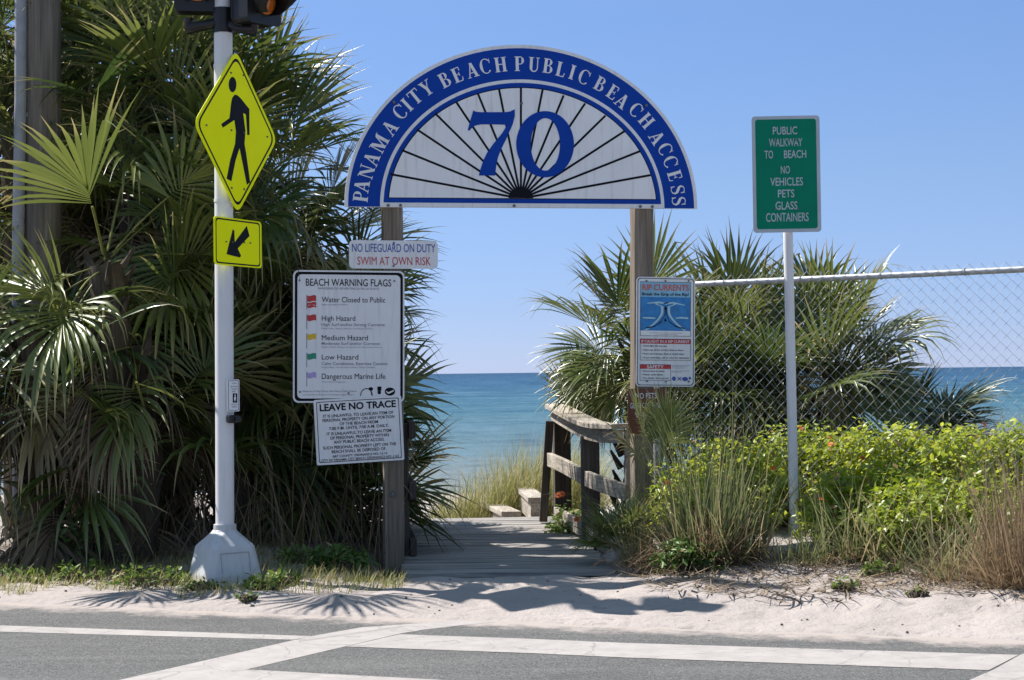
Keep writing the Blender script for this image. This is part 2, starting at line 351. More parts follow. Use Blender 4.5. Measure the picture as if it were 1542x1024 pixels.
sw = MB(); sw.add([(-60000, 63, SEA_Z), (60000, 63, SEA_Z), (60000, 60000, SEA_Z), (-60000, 60000, SEA_Z)], [(0, 1, 2, 3)])
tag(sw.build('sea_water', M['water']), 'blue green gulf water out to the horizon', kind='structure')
rd = MB()                                       # asphalt sheet with a ragged sandy edge
edge = [RP + RE * t + RN * (.03 * math.sin(t * 2.3) + .025 * math.sin(t * 7.1 + 1) + .018 * math.sin(t * 17) + .014 * math.sin(t * 31)) for t in np.arange(-40, 40, .12)]
far_e = [RP + RE * t - RN * 13 for t in np.arange(-40, 40, .12)]
nE = len(edge)
rd.add([(p[0], p[1], ROAD_Z) for p in far_e] + [(p[0], p[1], ROAD_Z) for p in edge], [(i, i + 1, nE + i + 1, nE + i) for i in range(nE - 1)])
tag(rd.build('road', M['asphalt']), 'grey asphalt road in front of the beach access', kind='structure')
def mark(name, pix, k=1):
    mb = MB(); P = [on_ground(px, py, ROAD_Z + .0012 * k) for px, py in pix]; mb.add(P, [tuple(range(len(P)))])
    return tag(mb.build(name, M['road_paint']), None, kind='structure')
tag(mark('road_edge_line', [(-260, 933.5), (-260, 943), (0, 951), (441, 963.3), (470, 957.8), (0, 941.7)]), 'thin white road edge line')
tag(mark('crosswalk_band', [(-60, 1082), (179, 1024), (470, 957.6), (545, 944.5), (640, 938), (690, 934.5), (747, 936.5), (690, 942), (640, 948), (607, 953), (521, 973), (371, 1008), (300, 1024), (90, 1082)]), 'worn white band curving across the road at the crosswalk')
tag(mark('crosswalk_bar', [(602, 955), (521, 973.5), (800, 983.5), (940, 990), (1489, 1009), (1534, 986), (1200, 976), (940, 968), (800, 962)], 2), 'worn white crosswalk bar nearest the sand')
tag(mark('crosswalk_bar', [(371, 1008), (300, 1024), (240, 1038), (720, 1062), (1440, 1088), (1440, 1062), (1100, 1047), (669, 1024)], 2), 'second worn white crosswalk bar at the bottom edge')
tag(mark('crosswalk_band', [(1536, 986), (1499, 1007), (1460, 1024), (1380, 1060), (1520, 1060), (1650, 1010), (1760, 960), (1690, 950), (1600, 966)]), 'white band closing the crosswalk on the right')

# ------------------------------------------------------------------ text and signs
_tcache = {}
def text_mesh(body, bold=0.0):
    key = (body, bold)
    if key in _tcache: return _tcache[key]
    cu = bpy.data.curves.new('t', 'FONT'); cu.body = body; cu.size = 1; cu.offset = bold; cu.resolution_u = 3; cu.fill_mode = 'FRONT'
    ob = bpy.data.objects.new('t', cu); col.objects.link(ob)
    dg = bpy.context.evaluated_depsgraph_get(); me = bpy.data.meshes.new_from_object(ob.evaluated_get(dg))
    V = np.array([v.co[:] for v in me.vertices]); F = [tuple(p.vertices) for p in me.polygons]
    bpy.data.objects.remove(ob); bpy.data.curves.remove(cu); bpy.data.meshes.remove(me)
    _tcache[key] = (V, F); return V, F
CAPH = None
class Sign:
    def __init__(s, name, label, cat, P, yaw, rho=0.0, group=None):
        s.P = np.array(P, float); s.yaw = yaw; s.rho = rho
        s.u = np.array([math.cos(yaw) * math.cos(rho), math.sin(yaw) * math.cos(rho), math.sin(rho)])
        s.v = np.array([-math.cos(yaw) * math.sin(rho), -math.sin(yaw) * math.sin(rho), math.cos(rho)])
        s.n = np.array([math.sin(yaw), -math.cos(yaw), 0])
        s.root = empty(name, P, label, cat, group, yaw, rho)
    def loc(s, px, py):
        d = ray(px, py); t = s.n @ (s.P - CAM) / (s.n @ d); Q = CAM + d * t - s.P
        return Q @ s.u, Q @ s.v
    def part(s, name, mat, mb, **k):
        for V, F in getattr(mb, 'lines', []): MB().add(V, F).build('text_line', M[mat], s.root)   # each line of writing is a part
        if mb.v: return mb.build(name, M[mat], s.root, **k)
    def text(s, mb, body, x0, x1, ytop, ybase, y=-.002, bold=0.0):
        """fit a line of writing into the photo box x0..x1, cap height ytop..ybase"""
        global CAPH
        if CAPH is None: h = text_mesh('H')[0]; CAPH = h[:, 1].max()
        V, F = text_mesh(body, bold); xm = (x0 + x1) / 2
        u0 = s.loc(x0, (ytop + ybase) / 2)[0]; u1 = s.loc(x1, (ytop + ybase) / 2)[0]
        vt = s.loc(xm, ytop)[1]; vb = s.loc(xm, ybase)[1]
        a, b = V[:, 0].min(), V[:, 0].max()
        U = u0 + (V[:, 0] - a) / (b - a) * (u1 - u0); W = vb + V[:, 1] / CAPH * (vt - vb)
        mb.lines.append((np.stack([U, np.full(len(U), y), W], -1), F))
    def bolts(s, pts, r=.008, y=-.001):
        for px, py in pts:
            u, v = s.loc(px, py); mb = MB()
            mb.tube([(u, y - .006, v), (u, y, v)], r, 10, sm=False); mb.tube([(u, y - .009, v), (u, y - .006, v)], r * .55, 6, sm=False)
            s.part('bolt', 'screw', mb)
def rrect(u0, u1, v0, v1, r, n=5):
    out = []
    for cx, cy, a in ((u1 - r, v1 - r, 0), (u0 + r, v1 - r, 90), (u0 + r, v0 + r, 180), (u1 - r, v0 + r, 270)):
        for k in range(n + 1):
            t = math.radians(a + 90 * k / n); out.append((cx + r * math.cos(t), cy + r * math.sin(t)))
    return out
def frame(mb, o, wd, y):                        # line of width wd just inside an outline
    c = np.mean(o, 0); A = np.array(o + [o[0]])
    ext = (np.array(o).max(0) - np.array(o).min(0)) / 2; f = 1 - wd / ext
    B = c + (A - c) * f
    mb.strip(A.tolist(), B.tolist(), y)
def ell(cx, cy, a, b, n=40, t0=0, t1=2 * math.pi):
    return [(cx + a * math.cos(t0 + (t1 - t0) * k / n), cy + b * math.sin(t0 + (t1 - t0) * k / n)) for k in range(n + 1)]

# serif capitals: lists of quads strips on a cap height of 1, drawn piece by piece
def serif_glyph(ch):
    T, t, sh, sv = .215, .07, .05, .075
    q = []
    def bar(x0, y0, x1, y1): q.append([(x0, y0), (x1, y0), (x1, y1), (x0, y1)])
    def stem(x, wd, foot=True, head=True):
        bar(x, sh if foot else 0, x + wd, 1 - sh if head else 1)
        if foot: bar(x - sv, 0, x + wd + sv, sh)
        if head: bar(x - sv, 1 - sh, x + wd + sv, 1)
    def ring(cx, cy, ax, ay, thick, a0, a1, n=18, thin=.06):
        prev = None
        for k in range(n + 1):
            a = math.radians(a0 + (a1 - a0) * k / n); th = thin + (thick - thin) * abs(math.cos(a)) ** 1.3
            o = (cx + ax * math.cos(a), cy + ay * math.sin(a)); i = (cx + (ax - th) * math.cos(a), cy + (ay - thin) * math.sin(a))
            if prev: q.append([prev[0], o, i, prev[1]])
            prev = (o, i)
    def diag(x0, y0, x1, y1, wd): q.append([(x0, y0), (x0 + wd, y0), (x1 + wd, y1), (x1, y1)])
    if ch == 'I': stem(.09, T); return q, .38
    if ch == 'P': stem(.09, T); bar(.29, .93, .42, 1); bar(.29, .45, .42, .51); ring(.40, .725, .30, .275, .19, -90, 90); return q, .74
    if ch == 'B':
        stem(.09, T); bar(.29, .93, .40, 1); bar(.29, .50, .42, .56); bar(.29, 0, .42, .07)
        ring(.38, .765, .27, .235, .18, -80, 90); ring(.40, .265, .32, .265, .19, -90, 80); return q, .76
    if ch == 'E':
        stem(.09, T); bar(.29, .94, .62, 1); bar(.57, .74, .63, .93); bar(.29, .48, .48, .54); bar(.48, .38, .53, .64); bar(.29, 0, .64, .06); q.append([(.64, 0), (.69, .27), (.64, .27), (.58, .06)]); return q, .72
    if ch == 'L': stem(.09, T); bar(.29, 0, .62, .06); q.append([(.62, 0), (.68, .3), (.63, .3), (.56, .06)]); return q, .68
    if ch == 'T': stem(.30, T, head=False); bar(.0, .93, .30, .995); bar(.5, .93, .8, .995); bar(.0, .72, .05, .93); bar(.75, .72, .8, .93); return q, .80
    if ch == 'H': stem(.09, T); stem(.59, T); bar(.29, .48, .59, .55); return q, .90
    if ch == 'U':
        bar(.09, .30, .29, .95); bar(0, .95, .38, 1); bar(.62, .30, .69, .95); bar(.53, .95, .80, 1)
        prev = None
        for k in range(15):
            a = math.pi + math.pi * k / 14; th = .07 + .13 * max(0, -math.cos(a)); o = (.39 + .30 * math.cos(a), .30 + .31 * math.sin(a)); i = (.39 + (.30 - th) * math.cos(a), .30 + (.23) * math.sin(a))
            if prev: q.append([prev[0], o, i, prev[1]])
            prev = (o, i)
        return q, .80
    if ch == 'N':
        bar(.11, .05, .18, .95); bar(.02, 0, .28, .05); bar(0, .95, .20, 1); diag(.63, 0, .12, .95, .22); bar(.74, .2, .81, .95); bar(.64, .95, .92, 1); return q, .90
    if ch == 'M':
        bar(.11, .05, .18, .95); bar(.02, 0, .28, .05); bar(0, .95, .24, 1); diag(.44, .02, .14, .95, .21); diag(.46, .02, .80, .95, .08); bar(.80, .05, 1.0, .95); bar(.72, 0, 1.08, .05); bar(.88, .95, 1.08, 1); return q, 1.08
    if ch == 'A':
        diag(.10, .05, .40, .97, .08); diag(.58, .05, .34, 1, .21); bar(.0, 0, .27, .05); bar(.47, 0, .88, .05); bar(.24, .29, .56, .35); return q, .86
    if ch == 'Y':
        diag(.30, .42, .07, .95, .22); bar(.0, .95, .40, 1); diag(.40, .46, .66, .95, .07); bar(.56, .95, .84, 1); bar(.30, .05, .50, .44); bar(.21, 0, .59, .05); return q, .82
    if ch == 'C':
        ring(.42, .5, .42, .52, .20, 42, 318, 30); q.append([(.70, .66), (.76, .66), (.76, 1.0), (.70, .86)]); return q, .78
    if ch == 'S':
        P = [(.56, .80), (.50, .93), (.32, .985), (.15, .92), (.085, .76), (.16, .62), (.32, .53), (.48, .42), (.55, .27), (.48, .10), (.30, .02), (.12, .07), (.05, .22)]
        W = [.05, .05, .05, .08, .13, .17, .20, .18, .13, .08, .05, .05, .05]; prev = None
        for k, (x, y) in enumerate(P):
            a = P[max(k - 1, 0)]; b = P[min(k + 1, len(P) - 1)]; d = np.array([b[0] - a[0], b[1] - a[1]]); d /= np.linalg.norm(d); nn = np.array([-d[1], d[0]]) * W[k] / 2
            o, i = (x + nn[0], y + nn[1]), (x - nn[0], y - nn[1])
            if prev: q.append([prev[0], o, i, prev[1]])
            prev = (o, i)
        bar(.54, .68, .60, .98); bar(.02, .02, .08, .32); return q, .64

YAW = math.radians(11)
ARCH_P = at(784, 313, 13.3)
def arch_plane(off):                            # point of a plane parallel to the arch board, off metres behind its face
    return ARCH_P - np.array([math.sin(YAW), -math.cos(YAW), 0]) * off
arch = Sign('beach_access_arch', 'timber post gateway carrying the blue and white half round sign numbered 70', 'gateway', ARCH_P, YAW)
half = lambda d, v0, n=72: [(p[0], max(p[1], v0)) for p in ell(.029, .006, 1.352 - d, 1.224 - d, n, 0, math.pi)]
def half_shape(d, v0, n=72):
    a, b = 1.352 - d, 1.224 - d; t0 = math.asin(max(-1, min(1, (v0 - .006) / b)))
    return ell(.029, .006, a, b, n, t0, math.pi - t0)
board = MB().prism(half_shape(0, .0), 0, .02).build('sign_board', M['white'], arch.root)
def on_board(name, mat, mb): return mb.build(name, M[mat], board)
def band(d0, d1, v0, v1, y):
    mb = MB(); mb.strip(half_shape(d0, v0), half_shape(d1, v1), y); return mb
on_board('blue_border', 'blue', MB().poly(half_shape(.026, .003), -.001))
on_board('white_frame', 'white', MB().poly(half_shape(.262, .003), -.002))
on_board('blue_frame', 'blue', MB().poly(half_shape(.288, .034), -.003))
on_board('fan_outline', 'black', MB().poly(half_shape(.320, .066), -.004))
on_board('fan_face', 'grey_white', MB().poly(half_shape(.328, .072), -.005))
rays = MB(); hub = arch.loc(784.2, 299)
zr = [(510 + x / 3.939, 60 + y / 3.939) for x, y in [(305, 797), (375, 655), (465, 533), (572, 437), (697, 370), (825, 320), (950, 292), (1080, 287)]] + [(780 + x / 3.939, 60 + y / 3.939) for x, y in [(145, 297), (270, 330), (397, 378), (518, 450), (630, 543), (720, 662), (785, 803)]]
for k, p in enumerate(zr):
    e_ = np.array(arch.loc(*p)); h_ = np.array(hub); d = e_ - h_; d /= np.linalg.norm(d); nn = np.array([-d[1], d[0]]) * .0082
    h2 = h_ + d * .06
    rays.poly([tuple(h2 - nn), tuple(e_ - nn), tuple(e_ + nn), tuple(h2 + nn)], -.0060 - .0001 * k)
rays.poly([(hub[0] + .095 * math.cos(math.pi * k / 20), max(.0725, hub[1] + .085 * math.sin(math.pi * k / 20))) for k in range(21)], -.0078)
on_board('fan_rays', 'black', rays)
z7 = [(165, 120), (190, 135), (240, 140), (520, 140), (570, 132), (620, 108), (622, 180), (600, 270), (560, 360), (520, 450), (470, 550), (435, 640), (415, 740), (405, 838), (225, 838), (245, 760), (275, 670), (320, 580), (370, 510), (420, 445), (480, 375), (520, 310), (535, 280), (400, 275), (250, 275), (195, 285), (160, 300), (120, 345), (103, 338), (125, 250), (145, 185)]
zp = lambda x, y: arch.loc(690 + x / 7.316, 150 + y / 7.316)
on_board('numeral', 'blue', MB().poly([zp(*p) for p in z7][::-1], -.009))
on_board('numeral', 'blue', MB().strip([zp(*p) for p in ell(955, 493, 318, 365, 64)], [zp(*p) for p in ell(958, 495, 160, 289, 64)], -.009))
# lettering round the arch
LET = [('P', 0, 130, 930), ('A', 0, 137, 868), ('N', 0, 165, 782), ('A', 0, 195, 707), ('M', 0, 241, 615), ('A', 0, 303, 522), ('C', 0, 362, 428), ('I', 0, 405, 385), ('T', 0, 452, 337), ('Y', 0, 522, 285), ('B', 0, 628, 238), ('E', 0, 703, 208), ('A', 0, 790, 180), ('C', 0, 868, 157), ('H', 0, 960, 147), ('P', 1, 8, 142),
       ('U', 1, 95, 147), ('B', 1, 178, 155), ('L', 1, 255, 175), ('I', 1, 322, 192), ('C', 1, 392, 220), ('B', 1, 487, 262), ('E', 1, 562, 310), ('A', 1, 617, 362), ('C', 1, 700, 415), ('H', 1, 762, 480), ('A', 1, 823, 580), ('C', 1, 873, 648), ('C', 1, 905, 723), ('E', 1, 930, 805), ('S', 1, 947, 890), ('S', 1, 953, 957)]
lt = MB(); CAPU = .110; WORD_START = {6, 10, 15, 21, 26}
for k, (ch, side, zx, zy) in enumerate(LET):
    if k in WORD_START: on_board('word', 'white', lt); lt = MB()
    u, v = arch.loc((510, 780)[side] + zx / 3.939, 60 + zy / 3.939)
    th = math.atan2((v - .006) / 1.07 ** 2, (u - .029) / 1.20 ** 2)  # normal of the ellipse through the letters
    th = .5 * th + .5 * math.atan2(v + .13, u - .029)
    ca, sa = math.cos(th - math.pi / 2), math.sin(th - math.pi / 2); q, adv = serif_glyph(ch)
    xs_ = [p[0] for s in q for p in s]; mid = (min(xs_) + max(xs_)) / 2
    for j, s in enumerate(q):
        P = []
        for x, y in s:
            a, b = (x - mid) * CAPU * (.96 if ch != 'M' else 1.06), (y - .5) * CAPU
            P.append((u + a * ca - b * sa, v + a * sa + b * ca))
        lt.poly(P, -.0022 - .00004 * j)
on_board('word', 'white', lt)
arch_bolts = [(584.5, 309.3), (603, 309.3), (774, 310), (964, 311), (982, 311.3), (785, 156), (593, 154), (973, 159)]
for px, py in arch_bolts:
    u, v = arch.loc(px, py); b = MB(); b.tube([(u, -.012, v), (u, 0, v)], .011, 10, sm=False); b.tube([(u, -.017, v), (u, -.012, v)], .006, 6, sm=False); b.build('bolt', M['screw'], board)
for xl, xr, wdt in ((578, 608, .145), (957, 986, .15)):
    u0 = arch.loc(xl, 330)[0]; u1 = u0 + wdt; zt = .06 - 0; zb = -ARCH_P[2] - .5
    lean = (arch.loc((580 if xl < 700 else 956.5), 800)[0] - u0) / 2.6
    mb = MB(); V = []
    nz = 12
    for k in range(nz + 1):
        z = zt + (zb - zt) * k / nz; o = lean * (zt - z) + .002 * math.sin(k * 1.7); g = .0025 * math.sin(k * 2.3 + xl)
        V += [(u0 + o + g, .021, z), (u1 + o + g, .021, z), (u1 + o - g, .165, z), (u0 + o - g, .165, z)]
    mb.add(V, [(k * 4 + j, k * 4 + (j + 1) % 4, k * 4 + 4 + (j + 1) % 4, k * 4 + 4 + j) for k in range(nz) for j in range(4)] + [(3, 2, 1, 0)])
    po = mb.build('post', M['post_wood'], arch.root, bevel=.006)
    if xl < 700:
        u, v = arch.loc(592, 744); mb = MB(); mb.tube([(u + .02 * math.cos(t), .017, v + .02 * math.sin(t)) for t in np.linspace(0, 2 * math.pi, 17)], .005, 6, cap=False); mb.tube([(u, .012, v), (u, .022, v)], .012, 8); mb.build('ring_bolt', M['screw'], po)

# --- small signs on the left post
S = Sign('lifeguard_notice_sign', 'small rounded white sign reading no lifeguard on duty above the flag board', 'sign', arch_plane(.012), YAW, math.radians(-.4))
u0, v1 = S.loc(525.5, 361.5); u1, v0 = S.loc(659.5, 405); S.part('panel', 'white', MB().prism(rrect(u0, u1, v0, v1, .035), 0, .003))
mb = MB(); S.text(mb, 'NO LIFEGUARD ON DUTY', 530, 655.5, 367.5, 379.5, bold=.005); S.part('lettering', 'blue_text', mb)
mb = MB(); S.text(mb, 'SWIM AT OWN RISK', 538, 648.5, 387, 399, bold=0); S.part('lettering', 'red', mb)
S.bolts([(593, 366), (592.5, 400.5)])
S = Sign('warning_flags_sign', 'large white board with black border explaining the beach warning flags', 'sign', arch_plane(.0065), YAW, math.radians(-.7))
u0, v1 = S.loc(441.5, 406.5); u1, v0 = S.loc(609, 606)
o = rrect(u0, u1, v0, v1, .04); S.part('panel', 'white', MB().prism(o, 0, .003))
mb = MB(); frame(mb, rrect(u0 + .012, u1 - .012, v0 + .012, v1 - .012, .034), .019, -.0008); S.part('border', 'black', mb)
mz = lambda x, y: (440 + x / 4.874, 400 + y / 4.876)
mb = MB()
def ztext(S, mb, body, x0, x1, yt, yb, bold=0.0, y=-.002):
    a, b = mz(x0, yt); c, d = mz(x1, yb); S.text(mb, body, a, c, b, d, y, bold)
ztext(S, mb, 'BEACH WARNING FLAGS', 100, 727, 99, 150, .005)
for body, x1, yt, yb in (('Water Closed to Public', 683, 231, 270), ('High Hazard', 463, 368, 405), ('Medium Hazard', 556, 511, 548), ('Low Hazard', 485, 653, 690), ('Dangerous Marine Life', 684, 793, 832)):
    ztext(S, mb, body, 217, x1, yt, yb)
S.part('lettering', 'black', mb); mb = MB()
ztext(S, mb, 'BANDERAS DE ADVERTENCIA EN LA PLAYA', 190, 637, 161, 176, .004)
for body, x1, yt, yb in (('High Surf and/or Strong Currents', 678, 423, 444), ('Moderate Surf and/or Currents', 645, 562, 582), ('Calm Conditions, Exercise Caution', 700, 709, 730)):
    ztext(S, mb, body, 215, x1, yt, yb, .008)
for body, x1, yt, yb in (('Agua Cerrada al Publico', 410, 281, 291), ('Peligro Alto, Resaca Alta y/o Corrientes Fuertes', 592, 457, 467), ('Peligro Medio, Resaca Moderada y/o Corrientes Fuertes', 655, 594, 603), ('Peligro Bajo, Condiciones Calmas, Tenga Cuidado', 605, 741, 751), ('Vida Marina Peligrosa', 393, 849, 858)):
    ztext(S, mb, body, 215, x1, yt, yb)
ztext(S, mb, 'Absence of Flags Does Not Assure Safe Waters', 75, 475, 915, 928); ztext(S, mb, 'La Ausencia de Banderas No Asegura Aguas Seguras', 80, 458, 942, 952)
S.part('lettering', 'grey_text', mb)
for yt, yb, c, ybot in ((220, 262, 'red', 325), (362, 404, 'red', 466), (502, 542, 'yellow_print', 608), (645, 687, 'green_print', 745), (785, 825, 'violet', 887)):
    fl = MB(); top = [(110 + 66 * k / 8, yt + 4 * math.sin(k / 8 * 2 * math.pi)) for k in range(9)]; bot = [(110 + 66 * k / 8, yb + 4 * math.sin(k / 8 * 2 * math.pi)) for k in range(9)]
    fl.strip([S.loc(*mz(*p)) for p in top], [S.loc(*mz(*p)) for p in bot], -.002)
    if yt == 220:
        fl.strip([S.loc(*mz(x, y + 50)) for x, y in top], [S.loc(*mz(x, y + 46)) for x, y in bot], -.0022)
    f = S.part('flag', c, fl)
    stf = MB(); a = [S.loc(*mz(104, yt - 6)), S.loc(*mz(104, ybot))]; b = [S.loc(*mz(109, yt - 6)), S.loc(*mz(109, ybot))]; stf.strip(a, b, -.0021); stf.build('flag_staff', M['grey_text'], f)
    if yt == 220:
        sl = MB(); sl.strip([S.loc(*mz(x, 292 - 6 * math.sin((x - 110) / 66 * math.pi))) for x in (118, 132, 146, 160, 170)], [S.loc(*mz(x, 300 - 14 * math.sin((x - 110) / 66 * math.pi))) for x in (118, 132, 146, 160, 170)], -.0028); sl.build('swimmer_mark', M['white'], f)
em = MB()
P1 = ell(545, 955, 46, 55, 16, math.pi, 0); P2 = ell(545, 955, 40, 49, 16, math.pi, 0)
em.strip([S.loc(*mz(x, 955 - (y - 955))) for x, y in P1], [S.loc(*mz(x, 955 - (y - 955))) for x, y in P2], -.002)
em.poly([S.loc(*mz(*p)) for p in ell(577, 905, 17, 13, 14)][::-1], -.0023); em.poly([S.loc(*mz(*p)) for p in [(572, 905), (580, 905), (590, 955), (582, 955)]][::-1], -.0026)
em.poly([S.loc(*mz(*p)) for p in [(625, 888), (655, 888), (655, 917), (625, 917)]][::-1], -.002); em.poly([S.loc(*mz(*p)) for p in ell(639, 930, 13, 16, 14)][::-1], -.0023)
em.poly([S.loc(*mz(*p)) for p in ell(717, 925, 38, 30, 24)][::-1], -.002)
S.part('emblem', 'black', em)
em = MB(); em.strip([S.loc(*mz(x, y)) for x, y in ((688, 918), (705, 930), (722, 922), (745, 912))], [S.loc(*mz(x, y)) for x, y in ((688, 926), (705, 942), (722, 935), (745, 922))], -.0024); S.part('emblem', 'white', em)
S.bolts([mz(54, 108), mz(749, 113), mz(57, 927), mz(414, 936)], .007)
S = Sign('leave_no_trace_sign', 'tilted white sign headed leave no trace overlapping the foot of the flag board', 'sign', arch_plane(.001), YAW, math.radians(2.4))
u0, v1 = S.loc(472, 602.5); u1, v0 = S.loc(609, 692.5)
S.part('panel', 'white', MB().prism(rrect(u0, u1, v0, v1, .012), 0, .003))
mb = MB(); frame(mb, rrect(u0 + .018, u1 - .018, v0 + .016, v1 - .016, .012), .005, -.0008); S.part('border', 'black', mb)
uw, vh = u1 - u0, v1 - v0
def lnt(mb, body, a0, a1, b0, b1, bold):
    V, F = text_mesh(body, bold); lo, hi = V[:, 0].min(), V[:, 0].max()
    U = u0 + uw * a0 + (V[:, 0] - lo) / (hi - lo) * uw * (a1 - a0); W = v1 - vh * b1 + V[:, 1] / CAPH * vh * (b1 - b0)
    mb.lines.append((np.stack([U, np.full(len(U), -.002), W], -1), F))
mb = MB(); lnt(mb, 'LEAVE NO TRACE', .065, .935, .075, .175, .028)
for body, a0, a1, b in (('IT IS UNLAWFUL TO LEAVE AN ITEM OF', .10, .90, .235), ('PERSONAL PROPERTY ON ANY PORTION', .09, .91, .30), ('OF THE BEACH FROM', .28, .72, .365), ('7:00 P.M. UNTIL 7:00 A.M. DAILY.', .16, .84, .43), ('IT IS UNLAWFUL TO LEAVE AN ITEM', .13, .865, .51), ('OF PERSONAL PROPERTY WITHIN', .165, .835, .575), ('ANY PUBLIC BEACH ACCESS.', .205, .785, .64), ('SUCH PERSONAL PROPERTY LEFT ON THE', .08, .915, .72), ('BEACH SHALL BE DISPOSED OF.', .175, .80, .785), ('BAY COUNTY ORDINANCE NO: 13-14', .185, .805, .86), ('CITY OF PANAMA CITY BEACH ORDINANCE NO: 1162', .05, .94, .915)):
    lnt(mb, body, a0, a1, b, b + (.044 if b < .8 else .036), .012)
S.part('lettering', 'black', mb)
S.bolts([(481, 606.5), (594, 599.5), (592, 689)], .004)

# --- rip current board and brown notice on the right post
S = Sign('rip_currents_sign', 'white board headed rip currents with a blue sea diagram on right post', 'sign', arch_plane(.012), YAW, math.radians(-1.2))
u0, v1 = S.loc(958.5, 416.5); u1, v0 = S.loc(1046, 582.5)
S.part('panel', 'white', MB().prism(rrect(u0, u1, v0, v1, .03), 0, .004))
mb = MB(); frame(mb, rrect(u0 + .009, u1 - .009, v0 + .009, v1 - .009, .024), .005, -.0008); S.part('border', 'black', mb)
uw2, vh2 = u1 - u0, v1 - v0; ru0, rv1 = u0, v1
def rp(a, b): return (ru0 + uw2 * (a - 128) / 392, rv1 - vh2 * (b - 115) / 740)
def rtext(mb, body, a0, a1, b0, b1, bold=0.0, y=-.003):
    V, F = text_mesh(body, bold); lo, hi = V[:, 0].min(), V[:, 0].max(); p0 = rp(a0, b1); p1 = rp(a1, b0)
    mb.lines.append((np.stack([p0[0] + (V[:, 0] - lo) / (hi - lo) * (p1[0] - p0[0]), np.full(len(V), y), p0[1] + V[:, 1] / CAPH * (p1[1] - p0[1])], -1), F))
def rrectp(mb, a0, a1, b0, b1, y): mb.poly([rp(a0, b1), rp(a1, b1), rp(a1, b0), rp(a0, b0)], y)
mb = MB(); rrectp(mb, 154, 490, 148, 250, -.001); S.part('heading_band', 'sky_print', mb)
mb = MB(); rrectp(mb, 154, 490, 250, 478, -.001); dg = S.part('sea_diagram', 'sea_print', mb)
mb = MB(); rrectp(mb, 154, 490, 478, 514, -.001); mb.build('beach_strip', M['grey_white'], dg)
fo = MB()
for sgn in (-1, 1):
    A = [(322 + sgn * (14 + 110 * max(0, t - .35) ** 1.6 * 2 + (38 if t < .1 else 0)), 285 + 190 * t) for t in np.linspace(0, 1, 14)]
    fo.strip([rp(*p) for p in A], [rp(p[0] + sgn * 16, p[1]) for p in A], -.002 - .0002 * sgn)
fo.strip([rp(170, 388), rp(210, 386), rp(255, 390)], [rp(170, 396), rp(210, 398), rp(255, 398)], -.002); fo.strip([rp(390, 388), rp(430, 382), rp(474, 386)], [rp(390, 394), rp(430, 394), rp(474, 396)], -.002)
fo.strip([rp(200, 290), rp(280, 280), rp(322, 290), rp(370, 282), rp(450, 300)], [rp(200, 296), rp(280, 292), rp(322, 302), rp(370, 292), rp(450, 306)], -.0024)
fo.build('foam', M['foam'], dg)
ar = MB()
for k, pts in enumerate(([(190, 465), (250, 452), (295, 420), (316, 370), (318, 320)], [(450, 465), (392, 452), (348, 420), (328, 370), (326, 320)], [(305, 300), (338, 292)])):
    ar.strip([rp(*p) for p in pts], [rp(p[0], p[1] - 7) if k < 2 and j < 3 else rp(p[0] + 5, p[1] - (0 if k < 2 else 8)) for j, p in enumerate(pts)], -.0034 - .0002 * k)
for x in (321,):
    for y in (400, 318): ar.poly([rp(x - 8, y + 14), rp(x + 8, y + 14), rp(x, y - 12)], -.0044)
ar.build('current_arrow', M['black'], dg)
mb = MB(); rrectp(mb, 154, 492, 533, 566, -.001); rrectp(mb, 156, 360, 706, 736, -.001); S.part('heading_band', 'red', mb)
mb = MB(); rtext(mb, 'RIP CURRENTS', 167, 478, 166, 205, .022); S.part('lettering', 'orange_red', mb)
mb = MB(); rtext(mb, 'IF CAUGHT IN A RIP CURRENT', 162, 482, 541, 559, .015); rtext(mb, 'SAFETY', 200, 312, 712, 732, .02); S.part('lettering', 'white', mb)
mb = MB(); rtext(mb, 'Break the Grip of the Rip!', 166, 476, 221, 240, .018)
for body, x1, yb in (("• Don't fight the current", 332, 586), ('• Swim out of the current, then to shore', 443, 613), ("• If you can't escape, float or tread water", 450, 639), ('• If you need help, call or wave for assistance', 482, 665), ('• Know how to swim', 315, 756), ('• Never swim alone', 306, 780), ("• If in doubt, don't go out", 345, 803)):
    rtext(mb, body, 166, x1, yb - 11, yb, .01)
for y, x0, x1 in ((713, 368, 490), (722, 368, 470), (731, 368, 452), (750, 368, 486), (758, 368, 430), (495, 215, 435), (505, 270, 400)): rtext(mb, 'rip currents are powerful currents of water', x0, x1, y - 5, y)
S.part('lettering', 'black', mb); mb = MB()
for (a0, a1, b0, b1) in ((154, 490, 148, 514), (154, 492, 533, 678), (154, 360, 706, 815)):
    mb = MB(); o = [rp(a0, b1), rp(a1, b1), rp(a1, b0), rp(a0, b0)]; frame(mb, o, .0025, -.0036); S.part('box_outline', 'black', mb)
mb = MB(); mb.poly([rp(*p) for p in ell(381, 801, 13, 15, 16)][::-1], -.002); mb.poly([rp(*p) for p in ell(455, 803, 20, 14, 16)][::-1], -.002); mb.poly([rp(*p) for p in ell(487, 797, 8, 10, 16)][::-1], -.0022)
mb.strip([rp(402, 790), rp(428, 814)], [rp(408, 788), rp(433, 811)], -.0022); mb.strip([rp(402, 812), rp(428, 788)], [rp(407, 815), rp(433, 791)], -.0025); S.part('emblem', 'blue_text', mb)
S.bolts([(973.5, 423), (1002, 423), (1037, 423), (974, 574), (1002.5, 575), (1037, 574.5)], .007)
S = Sign('brown_rules_sign', 'dark brown sign starting no pets half hidden by palmetto below the rip current board', 'sign', arch_plane(.010), YAW, 0)
u0, v1 = S.loc(945, 585.5); u1, v0 = S.loc(1004, 652); S.part('panel', 'brown_sign', MB().prism(rrect(u0, u1, v0, v1, .015), 0, .005))
mb = MB()
